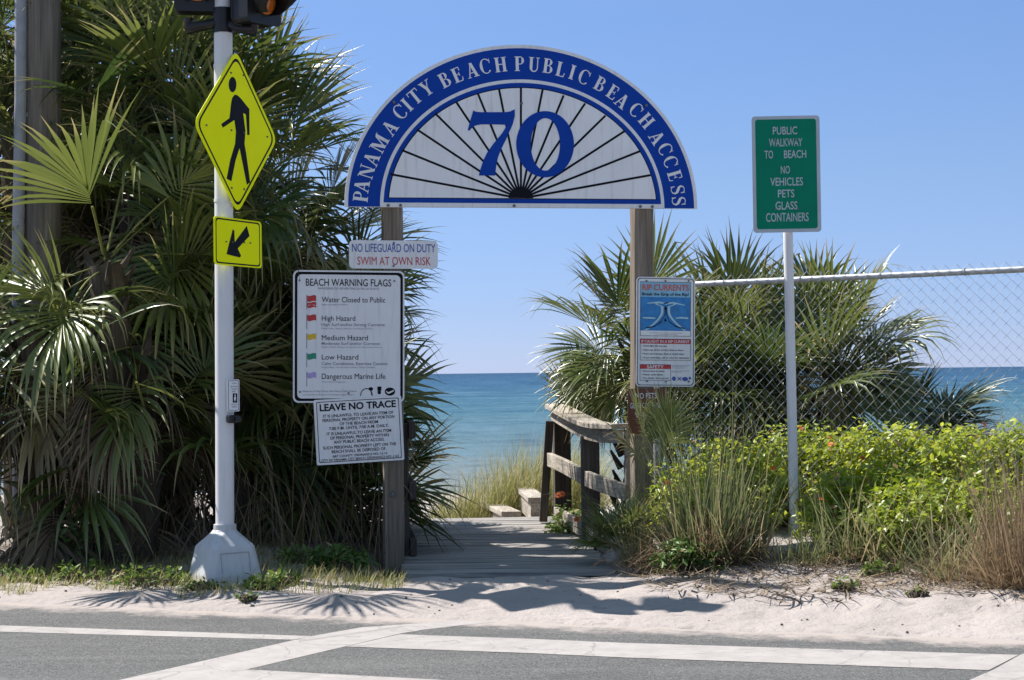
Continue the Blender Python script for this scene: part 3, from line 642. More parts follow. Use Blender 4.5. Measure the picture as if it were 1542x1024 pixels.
for body, x0, x1, yt in (('NO PETS', 957, 989, 592), ('GLASS CONTAINERS', 949, 1002, 606.5), ('VEHICLES', 956, 998, 620.5)): S.text(mb, body, x0, x1, yt, yt + 8, bold=.004)
S.part('lettering', 'grey_white', mb)

# --- pedestrian crossing pole
PY = 12.35
pole_base = at(339, 872, PY); pole_base[2] = float(ground(pole_base[0], pole_base[1])) + .0
pole_top = at(336.2, 0, PY)
pole = empty('crossing_signal_pole', pole_base, 'round aluminium pole on a flared pedestal base carrying the crossing signs', 'pole')
PB = pole_base
def rel(p): return np.array(p) - PB
dirp = (pole_top - at(339, 790, PY)); dirp /= np.linalg.norm(dirp)
def pole_at(z): return PB + dirp * ((z - PB[2]) / dirp[2])
R0 = 13.9 / FPX * PY
cb = MB(); p795 = at(338.5, 797, PY); zc = p795[2]
cb.tube([rel(pole_at(zc - .03)), rel(pole_at(4.5))], R0, 28); cb.build('shaft', M['alu'], pole)
b_ = MB(); rot = math.radians(34)
def octo(hw, ch, z):
    pts = [(hw, -ch), (hw, ch), (ch, hw), (-ch, hw), (-hw, ch), (-hw, -ch), (-ch, -hw), (ch, -hw)]
    return [(x * math.cos(rot) - y * math.sin(rot), x * math.sin(rot) + y * math.cos(rot), z) for x, y in pts]
zt = zc - PB[2]
rings = [octo(.205, .165, -.04), octo(.200, .160, .06), octo(.166, .132, zt - .12), octo(.158, .124, zt - .105), octo(.083, .040, zt - .015), octo(.075, .036, zt)]
V = sum(rings, []); b_.add(V, [(i * 8 + k, i * 8 + (k + 1) % 8, i * 8 + 8 + (k + 1) % 8, i * 8 + 8 + k) for i in range(5) for k in range(8)] + [tuple(range(40, 48))])
base_o = b_.build('pedestal_base', M['cast_alu'], pole, bevel=.008)
cc = MB(); cc.tube([rel(pole_at(zc - .005)), rel(pole_at(zc + .035))], R0 + .014, 28); cc.build('collar', M['cast_alu'], pole)
# access door outline on the pedestal's front face
fd = MB(); c0, s0 = math.cos(rot), math.sin(rot)
def face_pt(t, z):                               # point on the tilted -y' face of the pedestal
    hw = .200 + (.166 - .200) * (z - .06) / (zt - .12 - .06) + .003; x, y = t, -hw
    return (x * c0 - y * s0, x * s0 + y * c0, z)
for a, b in (((-.11, .03 + .05), (-.11, zt - .15)), ((.10, .08), (.10, zt - .15)), ((-.11, zt - .15), (.10, zt - .15))): fd.tube([face_pt(*a), face_pt(*b)], .003, 6)
fd.build('door_seam', M['galv'], base_o)
YS = math.radians(65)
nS = np.array([math.sin(YS), -math.cos(YS), 0])
zmid = at(354, 198, PY)[2]
S = Sign('pedestrian_crossing_sign', 'fluorescent yellow green diamond sign with black walking figure on the aluminium pole', 'sign', pole_at(zmid) + nS * (R0 + .02), YS)
Lc = S.loc(293.5, 186); Rc = S.loc(415.5, 212); Tc = S.loc(352.5, 77.5); Bc = S.loc(357.5, 318.5)
cu, cv = (Lc[0] + Rc[0]) / 2, (Tc[1] + Bc[1]) / 2; hw, hh = (Rc[0] - Lc[0]) / 2, (Tc[1] - Bc[1]) / 2
def diamond(k, r=.10):
    C = [(cu + hw * k, cv), (cu, cv + hh * k), (cu - hw * k, cv), (cu, cv - hh * k)]; out = []
    for i in range(4):
        p, a, b = np.array(C[i]), np.array(C[i - 1]), np.array(C[(i + 1) % 4])
        A = p + (a - p) * r; B = p + (b - p) * r
        for t in np.linspace(0, 1, 6): out.append(tuple((1 - t) ** 2 * A + 2 * t * (1 - t) * p + t * t * B))
    return out
S.part('panel', 'fluor', MB().prism(diamond(1.03), 0, .003))
mb = MB(); mb.strip(diamond(.965) + diamond(.965)[:1], diamond(.925) + diamond(.925)[:1], -.0008); S.part('border', 'black', mb)
pz = lambda x, y: (280 + x / 2.927, 70 + y / 2.926)
mb = MB(); mb.poly([S.loc(*pz(*p)) for p in ell(205, 168, 17, 34, 28)][::-1], -.001)
def ppoly(pts, y=-.001): mb.poly([S.loc(*pz(*p)) for p in pts], y)
mbody = [(214, 212), (203, 228), (198, 255), (195, 285), (191, 316), (155, 342), (162, 358), (213, 324), (220, 375), (216, 430), (195, 500), (179, 582), (200, 594), (219, 500), (236, 448), (268, 610), (283, 598), (265, 470), (258, 430), (262, 370), (252, 293), (264, 300), (270, 390), (280, 390), (279, 275), (241, 228), (226, 214)]
ppoly(mbody)
S.part('walking_figure', 'black', mb)
S.bolts([pz(197, 116), pz(252, 127), pz(89, 347), pz(357, 398), pz(199, 369), pz(253, 379), pz(200, 623), pz(255, 629)], .007)
zmid = at(358, 365, PY)[2]
S = Sign('crossing_arrow_sign', 'small rectangular yellow green sign with black arrow pointing down left below the diamond', 'sign', pole_at(zmid) + nS * (R0 + .02), YS)
Lu = S.loc(322, 365)[0]; Ru = S.loc(394, 365)[0]; tv = S.loc(358, 329.5)[1]; bv = S.loc(358, 401)[1]
S.part('panel', 'fluor', MB().prism(rrect(Lu, Ru, bv, tv, .03), 0, .003))
mb = MB(); frame(mb, rrect(Lu + .022, Ru - .022, bv + .010, tv - .010, .025), .010, -.0008); S.part('border', 'black', mb)
mb = MB(); ppoly([(268, 790), (215, 862), (213, 812), (206, 805), (178, 915), (237, 930), (243, 922), (228, 890), (280, 835)], -.001); S.part('arrow', 'black', mb)
S.bolts([pz(176, 860), pz(203, 862), pz(256, 864), pz(282, 866)], .006)
for zpx in (302, 100, 385):
    z = at(337, zpx, PY)[2]; br = MB(); c = rel(pole_at(z)); br.tube([c - np.array([0, 0, .012]), c + np.array([0, 0, .012])], R0 + .004, 24)
    br.box(c + nS * (R0 + .006), (.03, .02, .05), rz=YS); br.build('clamp_band', M['alu'], pole)
# push button
PBz = at(352, 610, PY)[2]; yb = math.radians(28); nb = np.array([math.sin(yb), -math.cos(yb), 0])
S = Sign('crossing_push_button', 'white push button plate with black round button strapped to the aluminium pole', 'push button', pole_at(PBz) + nb * (R0 + .022) + np.array([.028, 0, 0]), yb)
u0, v1 = S.loc(342.5, 572); u1, v0 = S.loc(360.5, 619)
S.part('plate', 'white', MB().prism(rrect(u0, u1, v0, v1, .008), 0, .02), bevel=.002)
mb = MB(); frame(mb, rrect(u0 + .005, u1 - .005, v0 + .005, v1 - .005, .006), .003, -.0008)
bz = lambda x, y: (280 + x / 2.925, 550 + y / 2.926)
mb.poly([S.loc(*bz(*p)) for p in [(206, 124), (206, 165), (226, 165), (226, 124)]], -.001)
for body, y, x0, x1 in (('PUSH', 83, 203, 222), ('BUTTON', 97, 198, 226), ('TO CROSS', 108, 200, 224), ('STREET', 119, 203, 220), ('WAIT FOR', 176, 199, 226), ('SIGNAL', 186, 202, 224)):
    a, b = bz(x0, y - 6); c, d = bz(x1, y); S.text(mb, body, a, c, b, d, -.0012)
S.part('lettering', 'black', mb)
mb = MB(); mb.poly([S.loc(*bz(*p)) for p in ell(216, 132, 3, 4, 10)][::-1], -.0016); mb.poly([S.loc(*bz(*p)) for p in [(213, 138), (211, 148), (213, 161), (216, 150), (220, 161), (220, 148), (221, 143), (218, 137)]], -.0016); S.part('walking_figure', 'white', mb)
ub, vb_ = S.loc(354, 631); h = MB(); h.box((ub - .015, .02, vb_), (.075, .08, .055)); S.part('button_housing', 'signal_black', h, bevel=.012)
h = MB(); h.tube([(ub + .01, -.045, vb_), (ub + .01, -.02, vb_)], [.022, .026], 16); S.part('button', 'signal_black', h)

# amber beacons above the frame's top edge
def beacon(label, px, py_lens, yaw, hoodlen, Yd, arm_px):
    c = at(px, py_lens, Yd); root = empty('crossing_beacon', c, label, 'signal light', 'amber beacons on the crossing pole', yaw)
    mb = MB(); mb.prism(rrect(-.15, .15, -.16, .16, .03), 0, .15); mb.prism(rrect(-.135, .135, -.145, .145, .03), .15, .19); mb.build('housing', M['signal_black'], root, bevel=.01)
    mb = MB(); nR = 24; rings_ = [(r, -.045 * (1 - (r / .102) ** 2)) for r in (.102, .08, .05, .02, .001)]
    V = [(r * math.cos(2 * math.pi * k / nR), y - .012, r * math.sin(2 * math.pi * k / nR)) for r, y in rings_ for k in range(nR)]
    mb.add(V, [(i * nR + k, i * nR + (k + 1) % nR, i * nR + nR + (k + 1) % nR, i * nR + nR + k) for i in range(4) for k in range(nR)], sm=True); mb.build('amber_lens', M['lens'], root)
    mb = MB(); th = [math.radians(a) for a in range(-60, 241, 10)]; A = []; B = []; A2 = []; B2 = []
    for t in th:
        e = hoodlen * (.38 + .62 * smooth((math.sin(t) + .9) / 1.5))
        A.append((.118 * math.cos(t), -.001, .118 * math.sin(t))); B.append((.118 * math.cos(t), -e, .118 * math.sin(t) - .03 * e))
        A2.append((.112 * math.cos(t), -.001, .112 * math.sin(t))); B2.append((.112 * math.cos(t), -e, .112 * math.sin(t) - .03 * e))
    n = len(th); V = A + B + A2 + B2
    mb.add(V, [(i, i + 1, n + i + 1, n + i) for i in range(n - 1)] + [(2 * n + i, 3 * n + i, 3 * n + i + 1, 2 * n + i + 1) for i in range(n - 1)] + [(n + i, n + i + 1, 3 * n + i + 1, 3 * n + i) for i in range(n - 1)], sm=True)
    mb.build('hood', M['signal_black'], root)
    # bracket arm from the pole clamp to under the housing
    zc_ = at(337, arm_px[0][1], PY)[2]; pc = pole_at(zc_); q1 = at(*arm_px[1], (Yd + PY) / 2); q2 = at(*arm_px[2], Yd + .08); q3 = q2 + np.array([0, 0, .07])
    iv = np.linalg.inv(np.array([[math.cos(yaw), -math.sin(yaw), 0], [math.sin(yaw), math.cos(yaw), 0], [0, 0, 1]]))
    L = lambda p: iv @ (p - c)
    mb = MB(); mb.tube([L(pc), L(q1), L(q2), L(q3)], [.03, .034, .044, .044], 12)
    mb.tube([L(pc - np.array([0, 0, .08])), L(pc + np.array([0, 0, .08]))], R0 + .008, 20); mb.build('bracket_arm', M['signal_black'], root)
    return root
beacon('black amber beacon on the left of the pole facing the road', 297, -20, math.radians(6), .16, PY - .05, [(337, 30), (318, 36), (285, 43)])
beacon('black amber beacon on the right of the pole turned away to the right', 398, 0, math.radians(52), .26, PY - .12, [(337, 33), (358, 42), (382, 47)])

# --- green walkway sign on a steel post
GY = 13.0
S = Sign('public_walkway_sign', 'green public walkway to beach sign with white writing on a grey steel post', 'sign', at(1184, 262, GY), math.radians(-2), math.radians(.1))
u0, v1 = S.loc(1131.5, 175.5); u1, v0 = S.loc(1237, 349)
S.part('panel', 'sign_border', MB().prism(rrect(u0, u1, v0, v1, .025), 0, .004))
S.part('green_face', 'green_sign', MB().poly(rrect(u0 + .026, u1 - .026, v0 + .026, v1 - .024, .02), -.0008))
gz = lambda x, y: (1120 + x / 5.254, 165 + y / 5.251); mb = MB()
for body, x0, x1, yt, yb in (('PUBLIC', 230, 422, 136, 196), ('WALKWAY', 199, 463, 229, 290), ('TO', 164, 232, 326, 386), ('BEACH', 318, 494, 322, 382), ('NO', 293, 365, 447, 506), ('VEHICLES', 210, 468, 539, 601), ('PETS', 270, 400, 634, 694), ('GLASS', 251, 424, 728, 790), ('CONTAINERS', 176, 513, 818, 884)):
    a, b = gz(x0, yt); c, d = gz(x1, yb); S.text(mb, body, a, c, b, d, -.0018, .008)
S.part('lettering', 'sign_border', mb)
S.bolts([gz(243, 242), gz(413, 240), gz(252, 790), gz(428, 787)], .007)
pt = at(1186, 330, GY + .048); pb = at(1196, 830, GY + .048); d = (pt - pb); mb = MB()
mb.tube([pb - d * .12 - S.P, pb - S.P, pt - S.P, at(1184.5, 250, GY + .048) - S.P], 7.4 / FPX * GY, 20)
iv = np.array([[math.cos(-S.yaw), -math.sin(-S.yaw), 0], [math.sin(-S.yaw), math.cos(-S.yaw), 0], [0, 0, 1]])
mb.v = [v @ iv.T for v in mb.v]; S.part('post', 'alu', mb)

# ------------------------------------------------------------------ utility pole
up0 = at(63, 560, 13.95); X0, Y0 = up0[0], up0[1]; zg = float(ground(X0, Y0)); ut = at(65, 0, 13.95)
root = empty('utility_pole', (X0, Y0, zg), 'thick grey brown wooden utility pole rising through the palms at the left', 'pole')
mb = MB(); mb.tube([(0, 0, -.3), ((ut[0] - X0) * .5, 0, 2.4), (ut[0] - X0, 0, ut[2] - zg), ((ut[0] - X0) * 1.6, 0, 8.0)], [.148, .142, .137, .128], 26); mb.build('shaft', M['pole_wood'], root)
c0 = at(27, 390, 13.85); c1 = at(31, 150, 13.85)
mb = MB(); mb.tube([(c0[0] - X0 - .01, c0[1] - Y0, -.2), (c0[0] - X0, c0[1] - Y0, c0[2] - zg), (c1[0] - X0, c1[1] - Y0, c1[2] - zg), (c1[0] - X0 + .03, c1[1] - Y0, c1[2] - zg + 3)], .047, 16); mb.build('conduit', M['conduit'], root)
for z in (1.0, 2.2, 3.4, 4.6):
    mb = MB(); mb.box((c0[0] - X0 + .05, c0[1] - Y0 + .03, z), (.16, .07, .035)); mb.build('conduit_strap', M['screw'], root)

# ------------------------------------------------------------------ chain link fence
fl0 = at(1046, 428.3, 13.75); fl1 = at(1542, 405.5, 12.5); fdv = fl1 - fl0; flen = np.linalg.norm(fdv[:2]); fu = fdv / flen   # per metre along
FL = 4.6
root = empty('chain_link_fence', (fl0[0], fl0[1], 0), 'grey chain link fence with a round top rail running behind the green sign', 'fence')
FA = -.36
def fp(a, h): return np.array([fu[0] * a, fu[1] * a, fl0[2] + fu[2] * a + h])
mb = MB(); mb.tube([fp(FA - .05, 0), fp(FL, 0)], .0235, 14); mb.build('top_rail', M['galv'], root)
mb = MB(); dw, H = .0435, 1.95; off = np.array([-fu[1], fu[0], 0]); off /= np.linalg.norm(off)
for i in range(int((FL - FA) / dw) + 1):
    base = FA + i * dw; pts = []
    nseg_ = int(H / dw)
    for k in range(nseg_ + 1):
        a = base + (dw / 2 if (k + i) % 2 else -dw / 2) * .98; h = .058 - k * dw * 1.0
        sgn = 1 if k % 2 else -1
        pts.append(fp(a, h) - off * (.026 + .0022 * sgn * (1 if i % 2 else 1)))
    if i % 2 == 0 or True:
        wv = MB(); mb.tube(pts, .0016, 4, cap=False, sm=False)
mb.build('wire_mesh', M['wire'], root)
mb = MB()
for a in np.arange(.25, FL, .62): mb.tube([fp(a + .004 * math.cos(t), 0) + np.array([0, 0, .028 * math.sin(t)]) + off * .030 * math.cos(t) for t in np.linspace(0, 2 * math.pi, 13)], .003, 5, cap=False)
mb.build('tie_wire', M['wire'], root)
for a in (FA, FL - .03):
    mb = MB(); mb.tube([fp(a, -3.0) + off * .045, fp(a, .03) + off * .045], .03, 14); mb.build('fence_post', M['galv'], root)

# ------------------------------------------------------------------ boardwalk
DZ = .03
deck = empty('boardwalk_deck', (0, 0, 0), 'grey weathered board deck leading through the gateway towards the beach', 'deck')
mb = MB(); y = 12.46; k = 0
while y < 17.15:
    t = (y - 12.46) / 4.7; xl = -.78 - .36 * t + rnd.uniform(-.012, .012); xr = .70 - .20 * t + rnd.uniform(-.012, .012); th = math.radians(3); g = rnd.uniform(-.003, .003)
    wd = .129; tilt = rnd.uniform(-.004, .004)
    V = []
    for x in np.linspace(xl, xr, 5):
        yy = y + math.tan(th) * (x + .1) * -.2; zz = DZ + g + tilt * (x) + .002 * math.sin(x * 9 + k)
        V += [(x, yy, zz - .036), (x, yy + wd, zz - .036), (x, yy + wd, zz), (x, yy, zz)]
    mb.add(V, [(i * 4 + j, i * 4 + 4 + j, i * 4 + 4 + (j + 1) % 4, i * 4 + (j + 1) % 4) for i in range(4) for j in range(4)] + [(0, 1, 2, 3), (19, 18, 17, 16)])
    y += .141; k += 1
mb.build('decking', M['deck_wood'], deck, bevel=.003)
for xo in (0, 1):
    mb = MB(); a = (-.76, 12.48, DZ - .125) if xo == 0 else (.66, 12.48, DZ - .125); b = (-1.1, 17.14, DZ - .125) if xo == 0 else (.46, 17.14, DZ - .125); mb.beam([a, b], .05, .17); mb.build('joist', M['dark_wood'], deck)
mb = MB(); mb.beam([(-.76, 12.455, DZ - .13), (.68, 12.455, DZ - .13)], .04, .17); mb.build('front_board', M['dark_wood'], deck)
# right railing, bending out to the gateway post
rr = empty('boardwalk_railing', (.6, 15, DZ), 'weathered timber railing with a broad curved handrail on the right of the deck', 'railing', 'boardwalk railings')
O = np.array([.6, 15, DZ])
def curve(P, n=14):                              # Catmull-Rom through the points
    P = [np.array(p, float) for p in P]; P = [2 * P[0] - P[1]] + P + [2 * P[-1] - P[-2]]; out = []
    for i in range(1, len(P) - 2):
        for t in np.linspace(0, 1, n, endpoint=i == len(P) - 3):
            a, b, c, d = P[i - 1], P[i], P[i + 1], P[i + 2]
            out.append(.5 * ((2 * b) + (c - a) * t + (2 * a - 5 * b + 4 * c - d) * t * t + (3 * b - a - 3 * c + d) * t ** 3))
    return out
top = curve([at(836, 611, 16.7), at(852, 620, 15.9), at(880, 634, 14.7), at(905, 641, 14.05), at(938, 642, 13.72)])
mb = MB(); mb.beam([p - O for p in top], .20, .040); mb.build('handrail', M['rail_wood'], rr, bevel=.004)
mb = MB(); mb.beam([p - O - np.array([.02, 0, .078]) for p in top], .05, .105); mb.build('rail_board', M['rail_wood'], rr, bevel=.004)
mid = curve([at(823, 690, 16.6), at(850, 702, 15.6), at(883, 720, 14.5), at(912, 731, 13.95), at(945, 742, 13.7)])
mb = MB(); mb.beam([p - O for p in mid], .045, .125); mb.build('rail_board', M['rail_wood'], rr, bevel=.004)
low = curve([at(835, 772, 16.5), at(862, 787, 15.4), at(890, 805, 14.4), at(915, 822, 13.9), at(945, 830, 13.7)])
mb = MB(); mb.beam([p - O for p in low], .045, .125); mb.build('rail_board', M['rail_wood'], rr, bevel=.004)
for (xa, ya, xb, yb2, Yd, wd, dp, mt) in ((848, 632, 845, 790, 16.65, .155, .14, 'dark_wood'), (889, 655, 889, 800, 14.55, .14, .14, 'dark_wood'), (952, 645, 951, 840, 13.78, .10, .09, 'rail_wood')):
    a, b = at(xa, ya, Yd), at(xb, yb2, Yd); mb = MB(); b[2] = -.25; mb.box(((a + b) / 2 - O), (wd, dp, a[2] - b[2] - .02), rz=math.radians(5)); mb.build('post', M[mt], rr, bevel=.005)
a, b = at(828, 634, 16.5), at(818, 785, 16.5); mb = MB(); dd = (a - b); ln = np.linalg.norm(dd); dd /= ln; xx = np.cross([0, 1, 0], dd); xx /= np.linalg.norm(xx); mb.box((a + b) / 2 - O, (.075, .13, ln), ax=[xx, np.cross(dd, xx), dd]); mb.build('brace', M['dark_wood'], rr, bevel=.004)
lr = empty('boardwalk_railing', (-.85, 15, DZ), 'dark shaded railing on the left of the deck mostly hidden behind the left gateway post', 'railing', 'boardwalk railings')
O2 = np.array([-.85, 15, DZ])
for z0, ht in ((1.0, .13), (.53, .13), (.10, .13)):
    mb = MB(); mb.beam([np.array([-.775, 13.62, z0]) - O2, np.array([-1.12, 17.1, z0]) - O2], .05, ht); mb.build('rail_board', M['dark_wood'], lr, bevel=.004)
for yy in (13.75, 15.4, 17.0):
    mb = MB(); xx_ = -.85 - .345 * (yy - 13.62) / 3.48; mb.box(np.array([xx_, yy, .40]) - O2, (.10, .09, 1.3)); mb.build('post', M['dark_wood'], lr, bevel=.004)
# stair rails going down beyond the deck
for lab, pts, posts in (('short pale stair rail beyond the far end of the deck', [at(732, 757, 20.4), at(751, 765, 19.2), at(770, 774, 17.9)], (.25, .8)), ('taller stair rail on a dark post beside the far end of the right railing', [at(791, 738, 19.6), at(800, 745, 18.3), at(809, 753, 17.3)], (.3, .85))):
    A = np.array(pts[1]); sr = empty('stair_rail', A, lab, 'railing')
    mb = MB(); mb.beam([p - A for p in pts], .20 if 'short' in lab else .18, .05); mb.build('handrail', M['rail_wood'], sr, bevel=.004)
    mb = MB(); mb.beam([p - A - np.array([0.02, 0, .122]) for p in pts], .09, .19); mb.build('rail_board', M['rail_wood'], sr, bevel=.004)
    for f in posts:
        p = np.array(pts[0]) * (1 - f) + np.array(pts[2]) * f - A; mb = MB(); mb.box(p - np.array([-.02 if f > .5 else .0, 0, .62]), (.10, .10, 1.15)); mb.build('post', M['dark_wood'], sr, bevel=.004)
mb = MB()
st = empty('beach_stairs', (-.3, 17.4, 0), 'grey timber steps dropping from the far edge of the deck to the beach', 'stairs')
for k in range(6): mb.box((0, .05 + k * .29, -.16 - k * .17), (1.45, .28, .04))
mb.build('tread', M['deck_wood'], st)
for sx in (-.72, .72): mb = MB(); mb.beam([(sx, -.1, -.22), (sx, 1.75, -1.28)], .05, .24); mb.build('stringer', M['dark_wood'], st)

# ------------------------------------------------------------------ foliage builders
def unit(v): return v / (np.linalg.norm(v, axis=-1, keepdims=True) + 1e-9)
UP = np.array([0, 0, 1.])
# gaps in the crowns through which the sun reaches the deck and the road edge grass
SHAFTS = [(-.34, 14.5, .12), (-.17, 14.46, .15), (0, 14.42, .15), (.15, 14.36, .11), (-.68, 14.55, .06), (-.5, 14.38, .06), (.1, 13.6, .07), (.26, 13.55, .08), (.42, 13.5, .08), (-.55, 12.95, .05), (-.38, 12.9, .05), (-.12, 12.85, .05), (.3, 15.6, .09), (.1, 15.7, .06), (-.2, 16.2, .06), (.38, 15.0, .08), (.5, 14.2, .10), (-3.55, 12.3, .15), (-3.2, 12.42, .14), (-2.85, 12.3, .16), (-2.5, 12.35, .13), (-3.9, 12.5, .12), (-3.0, 12.1, .12), (-2.3, 12.2, .08), (-2.2, 12.2, .05, .12)] + [(-2.05, 12.37, .10, z) for z in np.arange(.42, 2.5, .14)]
TS = np.array(TOSUN)
def in_shaft(P):                               # P (..., 3): inside any gap?
    hit = np.zeros(P.shape[:-1], bool)
    for x, y, r, *z in SHAFTS:
        d = P - np.array([x, y, z[0] if z else .05]); d = d - (d @ TS)[..., None] * TS; hit |= np.linalg.norm(d, axis=-1) < r
    return hit
def frond(fb, base, az, el, pet, R, droop, tone, dry=0.0, nseg=30, spread=1.85, cup=.25, roll=0.0, seg_droop=.35, K=6, tip_dry=.35):
    p = np.array(base, float); d = np.array([math.cos(el) * math.cos(az), math.cos(el) * math.sin(az), math.sin(el)])
    side = np.array([-math.sin(az), math.cos(az), 0.]); P = [p.copy()]; n = 6
    for k in range(n):
        d = unit(d - UP * droop * .16); p = p + d * pet / n; P.append(p.copy())
    P = np.array(P)                              # petiole: flat three sided strip
    s2 = side * .011; nn = np.cross(side, d) * .009
    V = np.concatenate([P - s2, P + nn, P + s2, P - nn * .6]); m = n + 1; i = np.arange(n)
    F = np.concatenate([np.stack([a * m + i, b * m + i, b * m + i + 1, a * m + i + 1], -1) for a, b in ((0, 1), (1, 2), (2, 3), (3, 0))])
    A = np.zeros((len(V), 4)); A[:, 0] = min(1, tone + .35); A[:, 1] = max(dry, .12); fb.add(V, F, A)
    a = d; s = unit(np.cross(a, UP) * -1) if abs(a[2]) < .97 else side
    s = unit(side - a * (side @ a)); nrm = np.cross(a, s)
    if nrm[2] < 0: nrm = -nrm
    cr, sr_ = math.cos(roll), math.sin(roll); s, nrm = s * cr + nrm * sr_, nrm * cr - s * sr_
    ph = np.linspace(-spread, spread, nseg) + rng.normal(0, .02, nseg); dph = 2 * spread / nseg
    L = R * (.58 + .42 * np.cos(ph * .8)) * rng.uniform(.88, 1.08, nseg)
    o = p + np.outer(np.maximum(0, np.cos(ph)) * R * .22, a) - np.outer(np.abs(np.sin(ph)) * R * .02, a)
    dr = unit(np.outer(np.cos(ph), a) + np.outer(np.sin(ph), s) + np.outer(cup * np.abs(np.sin(ph)) + rng.normal(0, .05, nseg), nrm))
    wd = unit(np.outer(-np.sin(ph), a) + np.outer(np.cos(ph), s)); sg = np.where(ph > 0, 1, 1)
    sd = seg_droop * rng.uniform(.3, 1.7, nseg) * (1 + .5 * rng.random() * np.sin(ph * rng.uniform(1, 3) + rng.uniform(0, 6))); kink = rng.random(nseg) < .28 * min(1, seg_droop * 2)
    cur = o.copy(); rows = []; w_max = R * .0245
    for k in range(K + 1):
        t = k / K
        hw_ = np.minimum(np.maximum(t * L * dph * .52, .003), w_max) * (1 - smooth((t - .45) / .56)) + .0006
        fn = unit(np.cross(dr, wd)); fn *= np.sign(np.sum(fn * nrm, 1, keepdims=True) + 1e-6)
        l = cur - wd * hw_[:, None] + fn * (hw_ * .55)[:, None]; r = cur + wd * hw_[:, None] + fn * (hw_ * .55)[:, None]
        rows.append(np.stack([l, cur, r], 1))
        bend = sd * (t ** 1.6) * .85 + np.where(kink & (k == K - 2), .9, 0)
        dr = unit(dr - UP * bend[:, None]); cur = cur + dr * (L / K)[:, None]
    rows = np.stack(rows, 1); mids = rows[:, :, 1]; keep = ~(in_shaft(mids).any(1) | in_shaft((mids[:, 1:] + mids[:, :-1]) / 2).any(1)); rows = rows[keep]; nseg = len(rows)
    if nseg == 0: return
    V = rows.reshape(-1, 3)                      # seg, k, 3
    idx = np.arange(nseg * (K + 1) * 3).reshape(nseg, K + 1, 3)
    F = np.concatenate([np.stack([idx[:, :-1, j], idx[:, :-1, j + 1], idx[:, 1:, j + 1], idx[:, 1:, j]], -1).reshape(-1, 4) for j in (0, 1)])
    A = np.zeros((nseg, K + 1, 3, 4)); A[..., 0] = np.clip(tone + rng.normal(0, .12, nseg), 0, 1)[:, None, None]
    td = np.clip(rng.normal(tip_dry, .35, nseg), 0, 1.2)
    A[..., 1] = np.clip(dry + td[:, None] * smooth((np.linspace(0, 1, K + 1) - .62) / .38)[None], 0, 1)[:, :, None]
    fb.add(V, F, A.reshape(-1, 4))
def blades(fb, base, length, width, lean, az, curve_, tone, dry, K=5):
    """grass blades: arrays of base points, lengths ..."""
    n = len(base); el = math.pi / 2 - lean
    d = np.stack([np.cos(el) * np.cos(az), np.cos(el) * np.sin(az), np.sin(el)], -1)
    sa = az + math.pi / 2 + rng.normal(0, .6, n); sd = np.stack([np.cos(sa), np.sin(sa), np.zeros(n)], -1)
    cur = base.copy(); rows = []
    for k in range(K + 1):
        t = k / K; hw_ = width * .5 * (1 - t ** 1.7) + .0003
        rows.append(np.stack([cur - sd * hw_[:, None], cur + sd * hw_[:, None]], 1))
        d = unit(d - UP * (curve_ * (t ** 1.2) * 1.6 / K * 2)[:, None]); cur = cur + d * (length / K)[:, None]
    V = np.stack(rows, 1).reshape(-1, 3); idx = np.arange(n * (K + 1) * 2).reshape(n, K + 1, 2)
    F = np.stack([idx[:, :-1, 0], idx[:, :-1, 1], idx[:, 1:, 1], idx[:, 1:, 0]], -1).reshape(-1, 4)
    A = np.zeros((n, K + 1, 2, 4)); A[..., 0] = tone[:, None, None]; A[..., 1] = np.clip(dry[:, None] + .28 * np.linspace(0, 1, K + 1)[None] ** 3, 0, 1)[:, :, None]
    fb.add(V, F, A.reshape(-1, 4))
def leaves(fb, pos, nrm, size, tone, dry, aspect=.5, fold=.25):
    """small folded oval leaves: six verts, two quads each"""
    n = len(pos); r = unit(rng.normal(0, 1, (n, 3))); a = unit(r - nrm * np.sum(r * nrm, 1, keepdims=True)); b = np.cross(nrm, a)
    L = size[:, None]; W = size[:, None] * aspect * .5
    P = [pos, pos + a * L * .30 + b * W * .9 + nrm * W * fold, pos + a * L * .72 + b * W * .75 + nrm * W * fold, pos + a * L, pos + a * L * .72 - b * W * .75 + nrm * W * fold, pos + a * L * .30 - b * W * .9 + nrm * W * fold]
    V = np.stack(P, 1).reshape(-1, 3); i = np.arange(n) * 6
    F = np.concatenate([np.stack([i, i + 1, i + 2, i + 3], -1), np.stack([i, i + 3, i + 4, i + 5], -1)])
    A = np.zeros((n, 6, 4)); A[..., 0] = tone[:, None]; A[..., 1] = dry[:, None]; fb.add(V, F, A.reshape(-1, 4))

